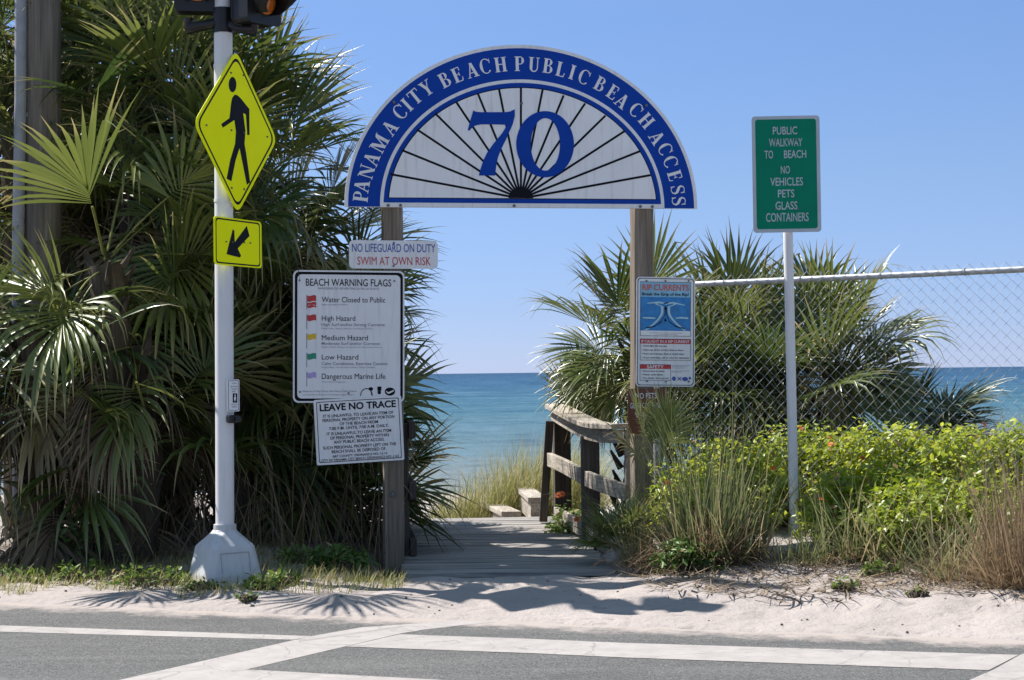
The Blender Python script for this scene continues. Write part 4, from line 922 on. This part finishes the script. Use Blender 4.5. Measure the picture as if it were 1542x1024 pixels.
def clear_of_signs(h, az, el, reach):
    for f in (.5, .75, 1.0):
        p = h + reach * f * np.array([math.cos(el) * math.cos(az), math.cos(el) * math.sin(az), math.sin(el)])
        if p[1] < 13.6 and -2.0 < p[0] < -.5 and p[2] < 2.7: return False
        if p[1] < 13.0 and abs(p[0] - PB[0]) < .55: return False
        if p[1] < 14.1 and X0 - .35 < p[0] < X0 + .45 and p[2] > 2.3: return False
    return True
def palm(px, py, Y, label, nf=26, R=.85, pet=.7, el_hi=82, el_lo=-35, droop=.5, seg=.4, ndead=8, trunk=True, tone=.4, group=None, az_c=None, az_w=math.pi, name='palm_tree', cat='palm tree', dead_len=1.0, tipd=.35, tr=.15):
    hub_ = at(px, py, Y); zg_ = float(ground(hub_[0], hub_[1])); bx = hub_[0] + rnd.uniform(-.15, .15)
    root = empty(name, (bx, Y, zg_), label, cat, group); org = np.array([bx, Y, zg_]); hub_[2] = max(hub_[2], zg_ + .12)
    fb = FB(); ga = rnd.uniform(0, 6.28)
    for i in range(nf):
        f = (i + .5) / nf; el = math.radians(el_hi + (el_lo - el_hi) * f ** .85 + rnd.uniform(-9, 9))
        az = ga + i * 2.39996 if az_c is None else az_c + rnd.uniform(-az_w, az_w)
        if px < 640 and not clear_of_signs(hub_, az, el, pet + R * .8): continue
        b = hub_ + np.array([.06 * math.cos(az), .06 * math.sin(az), .25 * (.5 - f) * min(1, R)])
        frond(fb, b, az, el, pet * rnd.uniform(.75, 1.2) * (.75 + .25 * (f < .8)), R * rnd.uniform(.82, 1.1), droop * rnd.uniform(.6, 1.3) * (.35 + .65 * f), min(1, max(0, tone + rnd.gauss(0, .2))), dry=.0 if f < .5 or rnd.random() > .2 else rnd.uniform(.2, .5), roll=rnd.gauss(0, .5), seg_droop=seg * rnd.uniform(.4, 1.9) * (.45 + .9 * f), cup=rnd.uniform(.02, .75), spread=rnd.uniform(1.35, 2.05), nseg=rnd.randint(26, 34), tip_dry=tipd)
    fb.build('crown', M['frond'], root, org)
    if ndead:
        fb = FB()
        for i in range((ndead + 1) // 2):
            az = rnd.uniform(0, 6.28); frond(fb, hub_ + np.array([.08 * math.cos(az), .08 * math.sin(az), -.1 - .3 * rnd.random()]), az, math.radians(rnd.uniform(-60, -20)), pet * .8, R * .8 * dead_len, .9, rnd.random(), dry=rnd.uniform(.0, .6), seg_droop=.9, spread=1.4, roll=rnd.gauss(0, .6), nseg=22)
        fb.build('dead_fronds', M['frond_dry'], root, org)
    if trunk:
        t0 = np.array([0, 0, -.25]); t1 = hub_ - org; mb = MB(); pts = []; rs = []
        for k in range(17):
            f = k / 16; pts.append(t0 + (t1 - t0) * f + np.array([.05 * math.sin(f * 3), 0, 0])); rs.append(tr * (1.05 - .25 * f) + (.018 if k % 2 else 0))
        mb.tube(pts, rs, 12)
        for k in range(40):                      # old leaf bases
            f = rnd.random(); p = t0 + (t1 - t0) * f; az = rnd.uniform(0, 6.28); dv = np.array([math.cos(az), math.sin(az), 0]); mb.tube([p + dv * tr * .85, p + dv * (tr + .07) + np.array([0, 0, .16])], [.035, .012], 5, sm=False)
        mb.build('trunk', M['trunk'], root)
    return root

# ------------------------------------------------------------------ palms
GL, GR = 'cabbage palms in the thicket left of the gateway', 'palms behind the chain link fence'
palm(190, 190, 14.35, 'tall palm whose big green fans stand upright beside the utility pole', 30, .95, .75, 86, -30, .45, .3, 8, tone=.5, group=GL)
palm(222, 95, 15.2, 'highest palm behind the aluminium pole reaching past the beacons', 30, .88, .62, 84, -35, .5, .35, 8, tone=.5, group=GL)
palm(372, 270, 14.9, 'palm fanning out against the sky between the diamond sign and the arch', 28, .76, .5, 74, -40, .5, .45, 8, tone=.45, group=GL)
palm(158, 400, 13.25, 'low crowned palm with long drooping dry tipped fans in front of the utility pole', 26, .95, .55, 70, -50, .7, .75, 4, tone=.55, group=GL, tipd=.4)
palm(330, 330, 14.1, 'shaded palm directly behind the arrow sign', 26, .85, .65, 75, -45, .6, .5, 12, tone=.35, group=GL, tipd=.6)
palm(462, 375, 15.0, 'palm with pale fronds behind the lifeguard notice', 20, .72, .48, 72, -45, .6, .5, 12, tone=.4, group=GL, tipd=.5)
palm(514, 492, 15.3, 'palm at the right end of the thicket spreading dark spiky fans past the flag board', 19, .62, .36, 75, -50, .45, .35, 8, tone=.3, group=GL)
palm(20, 150, 14.9, 'palm cut by the left edge of the photo behind the conduit', 28, .95, .7, 82, -40, .5, .45, 10, tone=.4, group=GL)
palm(215, 520, 13.3, 'palm with lit sharp fans halfway down the dark thicket', 22, .8, .5, 70, -45, .6, .6, 10, tone=.55, group=GL, tipd=.4)
palm(430, 520, 14.7, 'palm pushing pale fans out just left of the flag board', 24, .85, .55, 60, -40, .5, .5, 10, tone=.5, group=GL, tipd=.5)
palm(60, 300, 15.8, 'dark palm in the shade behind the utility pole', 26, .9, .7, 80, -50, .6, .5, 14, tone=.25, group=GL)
palm(270, 250, 16.4, 'palm at the back of the thicket behind the diamond sign', 26, .95, .75, 84, -40, .5, .4, 10, tone=.35, group=GL)
palm(120, 60, 16.6, 'tall back palm filling the top left corner', 28, 1.0, .8, 84, -40, .5, .4, 8, tone=.4, group=GL)
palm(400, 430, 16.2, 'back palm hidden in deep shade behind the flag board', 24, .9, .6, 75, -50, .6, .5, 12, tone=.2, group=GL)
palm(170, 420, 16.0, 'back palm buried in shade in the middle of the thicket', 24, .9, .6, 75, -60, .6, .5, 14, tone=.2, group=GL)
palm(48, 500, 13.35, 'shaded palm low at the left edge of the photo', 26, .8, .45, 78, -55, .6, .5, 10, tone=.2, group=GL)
PG = 'low palmettos'
palm(228, 655, 13.1, 'low palmetto with a broad arching fan left of the pole base', 14, .85, .45, 62, -8, .55, .9, 1, False, .5, PG, name='palmetto', cat='palmetto', tipd=.5)
palm(420, 690, 14.2, 'dark palmetto with stiff fans between the pole and the left gateway post', 18, .95, .55, 75, 0, .3, .25, 6, False, .3, PG, name='palmetto', cat='palmetto')
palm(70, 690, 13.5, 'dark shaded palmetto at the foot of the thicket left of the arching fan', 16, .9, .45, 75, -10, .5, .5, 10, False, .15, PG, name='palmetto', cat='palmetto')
palm(500, 690, 14.7, 'palmetto whose fans show beside the leave no trace sign', 16, .8, .45, 75, -10, .4, .3, 8, False, .3, PG, name='palmetto', cat='palmetto')
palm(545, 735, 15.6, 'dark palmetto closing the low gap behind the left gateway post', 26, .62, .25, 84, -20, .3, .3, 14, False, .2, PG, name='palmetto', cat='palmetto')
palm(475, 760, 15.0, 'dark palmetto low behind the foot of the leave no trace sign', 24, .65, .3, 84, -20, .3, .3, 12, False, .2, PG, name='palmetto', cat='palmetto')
palm(330, 600, 14.3, 'shaded palmetto behind the push button', 16, .85, .5, 75, -20, .4, .4, 10, False, .25, PG, name='palmetto', cat='palmetto')
palm(585, 715, 14.7, 'palmetto poking thin dark spikes out to the right of the left gateway post', 9, .42, .12, 70, -30, .2, .12, 0, False, .15, PG, name='palmetto', cat='palmetto', az_c=.0, az_w=1.2)
# right of the gateway
palm(965, 530, 15.5, 'palm behind the right gateway post spreading fans towards the water', 26, .62, .34, 78, -35, .45, .35, 6, tone=.4, group=GR)
palm(1120, 540, 15.8, 'palm with tall upright spears just left of the green sign post', 28, .66, .38, 88, -40, .45, .35, 10, tone=.35, group=GR, tipd=.45)
palm(1258, 545, 15.4, 'rounded palm right of the green sign post behind the fence', 26, .66, .32, 78, -30, .45, .45, 10, tone=.4, group=GR, tipd=.5)
palm(1375, 652, 15.0, 'small dark palmetto spreading to the right behind the green shrubs', 14, .56, .2, 38, -4, .25, .25, 0, False, .2, PG, name='palmetto', cat='palmetto', az_c=.1, az_w=1.3)
palm(1060, 590, 14.9, 'bushy palmetto behind the rip currents board', 16, .6, .3, 80, -10, .4, .4, 6, False, .35, PG, name='palmetto', cat='palmetto')
palm(1190, 610, 14.8, 'dark palmetto at the foot of the palms behind the green sign post', 16, .7, .4, 80, -20, .4, .4, 10, False, .2, PG, name='palmetto', cat='palmetto')
palm(892, 636, 16.6, 'upright green palmetto rising behind the curved handrail', 13, .5, .22, 86, 40, .12, .1, 0, False, .45, PG, name='palmetto', cat='palmetto')
palm(932, 818, 12.9, 'palmetto with thin green fans spilling over the deck at the right gateway post', 16, .29, .08, 70, 0, .3, .3, 0, False, .6, PG, name='palmetto', cat='palmetto')
palm(990, 700, 12.95, 'palmetto standing in front of the brown sign', 5, .34, .2, 88, 45, .2, .3, 0, False, .55, PG, name='palmetto', cat='palmetto')

# ------------------------------------------------------------------ grasses
def clump(name, label, cat, px, py, Y, n, Lm, rx, ry, mat, lean=.35, cv=.5, dry=.1, wid=.009, group=None, tone=.5, under=0, undermat='dry_grass'):
    c = at(px, py, Y); zg_ = float(ground(c[0], c[1])); root = empty(name, (c[0], c[1], zg_), label, cat, group)
    def mk(n_, L_, mat_, nm, lean_, cv_, dry_):
        fb = FB(); r = np.sqrt(rng.random(n_)); th = rng.random(n_) * 6.283
        x = c[0] + r * np.cos(th) * rx; yv = c[1] + r * np.sin(th) * ry; b = np.stack([x, yv, ground(x, yv) - .02], -1)
        az = th + rng.normal(0, .9, n_); ln = np.abs(rng.normal(lean_, .22, n_)) * (.5 + .8 * r)
        blades(fb, b, L_ * rng.uniform(.45, 1.15, n_), wid * rng.uniform(.6, 1.3, n_), ln, az, cv_ * rng.uniform(.2, 1.6, n_), np.clip(rng.normal(tone, .25, n_), 0, 1), np.where(rng.random(n_) < dry_, rng.uniform(.5, 1, n_), rng.uniform(0, .2, n_)))
        fb.build(nm, M[mat_], root, (c[0], c[1], zg_))
    mk(n, Lm, mat, 'blades', lean, cv, dry)
    if under: mk(under, Lm * .45, undermat, 'dead_thatch', lean * 2.2, cv * 1.6, .3)
    return root
GG = 'clumps of beach grass right of the gateway'
clump('grass_clump', 'tallest fountain of green grass with a brown thatch base beside the right gateway post', 'grass clump', 1062, 848, 12.2, 270, 1.15, .2, .18, 'grass', .30, .55, .08, .009, GG, .5, 900)
clump('grass_clump', 'green grass clump just left of the green sign post', 'grass clump', 1110, 840, 12.15, 140, .8, .2, .15, 'grass', .35, .6, .15, .010, GG, .5, 260)
clump('grass_clump', 'arching blue green grass just right of the green sign post', 'grass clump', 1275, 845, 12.0, 150, .7, .3, .15, 'grass', .45, .7, .12, .010, GG, .45, 160)
clump('grass_clump', 'long arching grass leaning right in the middle of the shrub front', 'grass clump', 1340, 845, 11.9, 110, .7, .25, .2, 'grass', .6, .9, .2, .010, GG, .45, 120)
clump('grass_clump', 'low green tuft around the foot of the green sign post', 'grass clump', 1210, 858, 11.9, 70, .30, .22, .12, 'grass', .3, .5, .1, .009, GG, .7, 40)
clump('grass_clump', 'loose green grass tuft between the shrubs and the dry grass', 'grass clump', 1430, 850, 11.45, 150, .6, .3, .2, 'grass', .5, .8, .3, .009, GG, .5, 150)
clump('grass_clump', 'green blades standing in front of the right railing', 'grass clump', 958, 850, 12.7, 70, .5, .10, .10, 'grass', .3, .6, .15, .008, GG, .8, 60)
clump('dry_grass_clump', 'tall straw coloured dry grass at the right edge of the photo', 'grass clump', 1550, 895, 10.95, 520, .95, .26, .24, 'dry_grass', .30, .5, .25, .007, None, .6, 500)
clump('dry_grass_clump', 'brown tangle of dead grass at the foot of the tallest grass clump', 'grass clump', 1010, 862, 12.25, 420, .38, .30, .16, 'dry_grass', .8, .9, .4, .007, None, .3)
clump('dry_grass_clump', 'fringe of dead straw left of the tall dry grass', 'grass clump', 1470, 872, 11.25, 260, .42, .32, .18, 'dry_grass', .7, .8, .2, .006, None, .6)
# dune grass beyond the deck and on the far right mound
def field(name, label, pts_fn, n, L, wid, mat, lean, cv, dry, tone):
    fb = FB(); b = pts_fn(n); n = len(b)
    az = rng.normal(.3, 1.1, n); blades(fb, b, L * rng.uniform(.4, 1.15, n) * (1 if name != 'dune_grass' else .55 + .45 * smooth((b[:, 0] / b[:, 1] + .048) / .06)), wid * rng.uniform(.6, 1.3, n), np.abs(rng.normal(lean, .2, n)), az, cv * rng.uniform(.3, 1.6, n), np.clip(rng.normal(tone, .25, n), 0, 1), np.where(rng.random(n) < dry, rng.uniform(.5, 1, n), rng.uniform(0, .2, n)))
    return tag(fb.build(name, M[mat]), label, kind='stuff')
def box_pts(x0, x1, y0, y1):
    def f(n):
        x = rng.uniform(x0, x1, n); y = rng.uniform(y0, y1, n); return np.stack([x, y, ground(x, y) - .03], -1)
    return f
def dune_pts(n):
    y = rng.uniform(19.2, 25.5, n); x = rng.uniform(0, 1, n) ** .8; x = -1.02 * y / 20.5 + x * (1.9) * y / 20.5
    return np.stack([x, y, ground(x, y) - .03], -1)
field('dune_grass', 'soft yellow green sea oats on the dune beyond the deck', dune_pts, 19000, 1.12, .008, 'dune_grass', .34, .85, .25, .4)
field('far_dune_grass', 'dry brownish dune grass on the mound at the far right behind the fence', box_pts(3.6, 7.5, 15.5, 19.5), 2600, .5, .008, 'dry_grass', .4, .6, .3, .4)
# ground cover and litter
def cover_pts(n):
    x = rng.uniform(-4.6, -.75, n); y = rng.uniform(11.7, 13.4, n); s = road_s(x, y); k = (s > .45 + .12 * np.sin(x * 4.1) + .1 * np.sin(x * 9.7)) & (s < 1.9) & ~((np.hypot(x - PB[0], y - PB[1]) < .22))
    x, y = x[k], y[k]; return np.stack([x, y, ground(x, y) - .01], -1)
field('short_grass', 'thin strip of short yellow green grass along the foot of the thicket', cover_pts, 6500, .13, .006, 'dune_grass', .5, .8, .35, .5)
def litter(name, label, n, x0, x1, smin, smax, L, mat='litter', wid=.006):
    x = rng.uniform(x0, x1, n); y = rng.uniform(10.2, 14.5, n); s = road_s(x, y); k = (s > smin + .15 * np.sin(x * 3)) & (s < smax) & ~((x > -.85) & (x < .75) & (y > 11.9)); x, y = x[k], y[k]; n = len(x)
    fb = FB(); b = np.stack([x, y, ground(x, y) + .008], -1)
    blades(fb, b, L * rng.uniform(.3, 1.3, n), wid * rng.uniform(.5, 1.4, n), rng.uniform(1.25, 1.55, n), rng.uniform(0, 6.28, n), rng.uniform(0, .1, n), rng.random(n), np.where(rng.random(n) < .3, 1., 0.), K=3)
    return tag(fb.build(name, M[mat]), label, kind='stuff')
litter('dead_leaf_litter', 'brown dead leaves and stalks lying under the plants on the right', 9000, .85, 4.5, .9, 2.2, .2, wid=.012)
litter('dead_leaf_litter', 'dark brown twigs and dead leaf scraps under the thicket on the left', 2600, -5, -.75, 1.25, 4.0, .24)
litter('scattered_twigs', 'thin twigs scattered over the sand', 110, -3.5, 4.2, .25, 1.5, .16, wid=.005)
# standing dead stems in the shade of the thicket
n = 700; x = rng.uniform(-4.8, -.9, n); y = rng.uniform(13.0, 14.2, n); fb = FB()
blades(fb, np.stack([x, y, ground(x, y)], -1), rng.uniform(.3, 1.1, n), rng.uniform(.005, .011, n), np.abs(rng.normal(.5, .4, n)), rng.uniform(0, 6.28, n), rng.uniform(0, 1.3, n), rng.random(n), rng.random(n))
tag(fb.build('dead_brush', M['frond_dry']), 'tangle of dead stems at the shaded foot of the thicket', kind='stuff')
pb_ = MB()
for i in range(150):
    x = rnd.uniform(-3.6, 4); y = rnd.uniform(9.6, 12.6); s = road_s(x, y)
    if s < .03 or s > 1.5: continue
    r = rnd.uniform(.004, .013) * (1.6 if rnd.random() < .08 else 1); z = float(ground(x, y)) + r * .3
    pts = [(x + r * math.cos(a) * rnd.uniform(.7, 1.2), y + r * math.sin(a) * rnd.uniform(.7, 1.2)) for a in np.linspace(0, 6.28, 7)[:-1]]
    pb_.add([(p[0], p[1], z - r * .5) for p in pts] + [(x + (p[0] - x) * .6, y + (p[1] - y) * .6, z + r * .5) for p in pts], [(k, (k + 1) % 6, 6 + (k + 1) % 6, 6 + k) for k in range(6)] + [tuple(range(6, 12))])
tag(pb_.build('pebbles', M['pebble']), 'small dark pebbles and grit on the sand', kind='stuff')

# ------------------------------------------------------------------ shrubs, flowers, weeds
def flower_mb(r):
    mb = MB()
    for k in range(9):
        a = 2 * math.pi * k / 9; ca, sa = math.cos(a), math.sin(a); wv = r * .30
        P = [(0, 0, 0), (ca * r * .6 - sa * wv, sa * r * .6 + ca * wv, r * .12), (ca * r, sa * r, r * .02), (ca * r * .6 + sa * wv, sa * r * .6 - ca * wv, r * .12)]
        mb.add([(p[0], p[1], p[2] + .0005 * k) for p in P], [(0, 3, 2, 1)])
    return mb
def flower(parent, pos, r, tilt):
    o = flower_mb(r).build('flower', M['petal'], parent); o.location = tuple(pos); o.rotation_euler = tilt
    e = MB(); e.tube([(0, 0, .001), (0, 0, r * .22)], [r * .3, r * .12], 8); e.build('flower_eye', M['flower_eye'], o)
def shrub(label, px, py, Y, rx, ry, h, n, size, nfl, group, mat='bush', tone=.5, cat='shrub', name='leafy_shrub', asp=.55):
    c = at(px, py, Y); zg_ = float(ground(c[0], c[1])); org = np.array([c[0], c[1], zg_]); root = empty(name, org, label, cat, group)
    fb = FB(); k = 46 if n < 2500 else 110
    cl = np.stack([rng.uniform(-1, 1, k) * rx * .85, rng.uniform(-1, 1, k) * ry * .85, rng.uniform(.2, 1, k) ** .7 * h * .9], -1)   # leaf clumps
    e = np.sqrt((cl[:, 0] / rx) ** 2 + (cl[:, 1] / ry) ** 2); cl[:, 2] *= np.sqrt(np.clip(1 - .75 * e ** 2, .12, 1))
    which = rng.integers(0, k, n); rr_ = rng.normal(0, 1, (n, 3)); rr_ = unit(rr_) * (rng.random((n, 1)) ** .5) * np.array([.17, .17, .13]) * (h / .8) ** .5
    pos = cl[which] + rr_; pos[:, 2] = np.maximum(pos[:, 2], .02)
    nrm = unit(unit(rr_) * .7 + np.array([0, 0, .75]) + rng.normal(0, .6, (n, 3)))
    leaves(fb, pos, nrm, size * (.55 + 1.1 * rng.random(n) ** 1.6), np.clip(rng.normal(tone, .28, n) + .15 * (rng.random(k)[which] - .5), 0, 1), np.where(rng.random(n) < .04, .9, 0.), asp)
    fb.build('foliage', M[mat], root)
    mb = MB()
    for j in range(k):
        b = np.array([cl[j][0] * .35, cl[j][1] * .35, -.05]); m_ = (b + cl[j]) / 2 + np.array([rnd.uniform(-.05, .05), rnd.uniform(-.05, .05), .04]); mb.tube([b, m_, cl[j]], [.007, .005, .003], 5)
    mb.build('stems', M['stem'], root)
    for j in range(nfl):
        q = cl[rnd.randrange(k)]; flower(root, (q[0] + rnd.uniform(-.1, .1), q[1] - .14, q[2] + .12), rnd.uniform(.020, .030), (rnd.uniform(.3, 1.1), rnd.uniform(-.4, .4), rnd.uniform(-.5, .5)))
    return root
SG = 'green shrubs in front of the chain link fence'
shrub('yellow green shrub with orange flowers left of the green sign post', 1085, 800, 13.3, .5, .35, .80, 7000, .041, 8, SG)
shrub('yellow green shrub standing right behind the green sign post', 1195, 800, 13.75, .5, .35, .86, 6500, .041, 3, SG, tone=.5)
shrub('tallest bright shrub of the hedge a step right of the green sign post', 1315, 800, 13.5, .5, .38, .86, 7500, .041, 5, SG, tone=.6)
shrub('bright glossy shrub in the middle of the hedge by the fence', 1385, 800, 13.25, .6, .40, .84, 7500, .041, 2, SG, tone=.6)
shrub('bright shrub towards the right edge behind the dry grass', 1490, 790, 12.95, .6, .40, .85, 7500, .041, 1, SG, tone=.55)
shrub('bright shrub cut by the right edge of the photo', 1610, 790, 12.7, .50, .40, .80, 4500, .041, 0, SG, tone=.5)
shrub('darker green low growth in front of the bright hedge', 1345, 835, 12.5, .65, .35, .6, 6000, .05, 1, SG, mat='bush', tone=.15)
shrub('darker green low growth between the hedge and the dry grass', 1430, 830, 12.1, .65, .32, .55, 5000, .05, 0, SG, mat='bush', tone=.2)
shrub('flowering leafy plant growing through the right railing', 862, 778, 15.7, .20, .5, .40, 1000, .05, 0, None, mat='weed', tone=.6)
_fr = bpy.data.objects[[o.name for o in bpy.data.objects if o.get('label', '').startswith('flowering leafy plant')][0]]
for px, py, Y in ((841, 746, 15.25), (846, 744, 15.3), (869, 782, 14.9), (910, 786, 14.3)):
    p = at(px, py, Y); flower(_fr, p - np.array(_fr.location), .034, (1.0, 0, rnd.uniform(-.4, .4)))
WG = 'low weeds along the sand edge'
for lab, px, py, Y, r, h, n in (
    ('small dark leafy bush on the sand in front of the brown thatch', 1035, 880, 11.95, .22, .24, 900), ('tiny green weed alone on the open sand right of centre', 1272, 898, 11.0, .075, .08, 120), ('small leafy weed low on the open sand near the dry grass', 1383, 903, 10.75, .05, .09, 60), ('bright tuft of weeds at the edge of the sand under the hedge', 1328, 868, 11.5, .14, .13, 260),
    ('weed sprouting at the left foot of the pedestal base', 305, 882, 12.0, .14, .09, 240), ('leafy weed at the right foot of the pedestal base', 400, 882, 11.95, .13, .14, 300), ('small weed on the sand right of the pedestal base', 372, 903, 11.45, .06, .09, 80), ('bright green weed a step right of the pedestal base', 430, 876, 12.05, .12, .14, 260),
    ('dark green weeds in the shade at the foot of the left gateway post', 585, 872, 12.7, .24, .16, 620), ('dark green weeds left of the gateway post foot', 510, 866, 12.75, .26, .17, 620), ('green weeds at the left edge of the photo', 25, 872, 12.6, .3, .15, 500), ('yellow green weeds between the left edge and the pedestal', 150, 862, 12.55, .32, .16, 600), ('yellow green weed patch left of the pedestal base', 235, 872, 12.3, .28, .15, 520), ('mid green weeds behind the pedestal base on its right', 455, 852, 13.0, .2, .18, 420), ('dark leafy twiggy bush at the foot of the thicket', 135, 780, 13.2, .3, .5, 700)):
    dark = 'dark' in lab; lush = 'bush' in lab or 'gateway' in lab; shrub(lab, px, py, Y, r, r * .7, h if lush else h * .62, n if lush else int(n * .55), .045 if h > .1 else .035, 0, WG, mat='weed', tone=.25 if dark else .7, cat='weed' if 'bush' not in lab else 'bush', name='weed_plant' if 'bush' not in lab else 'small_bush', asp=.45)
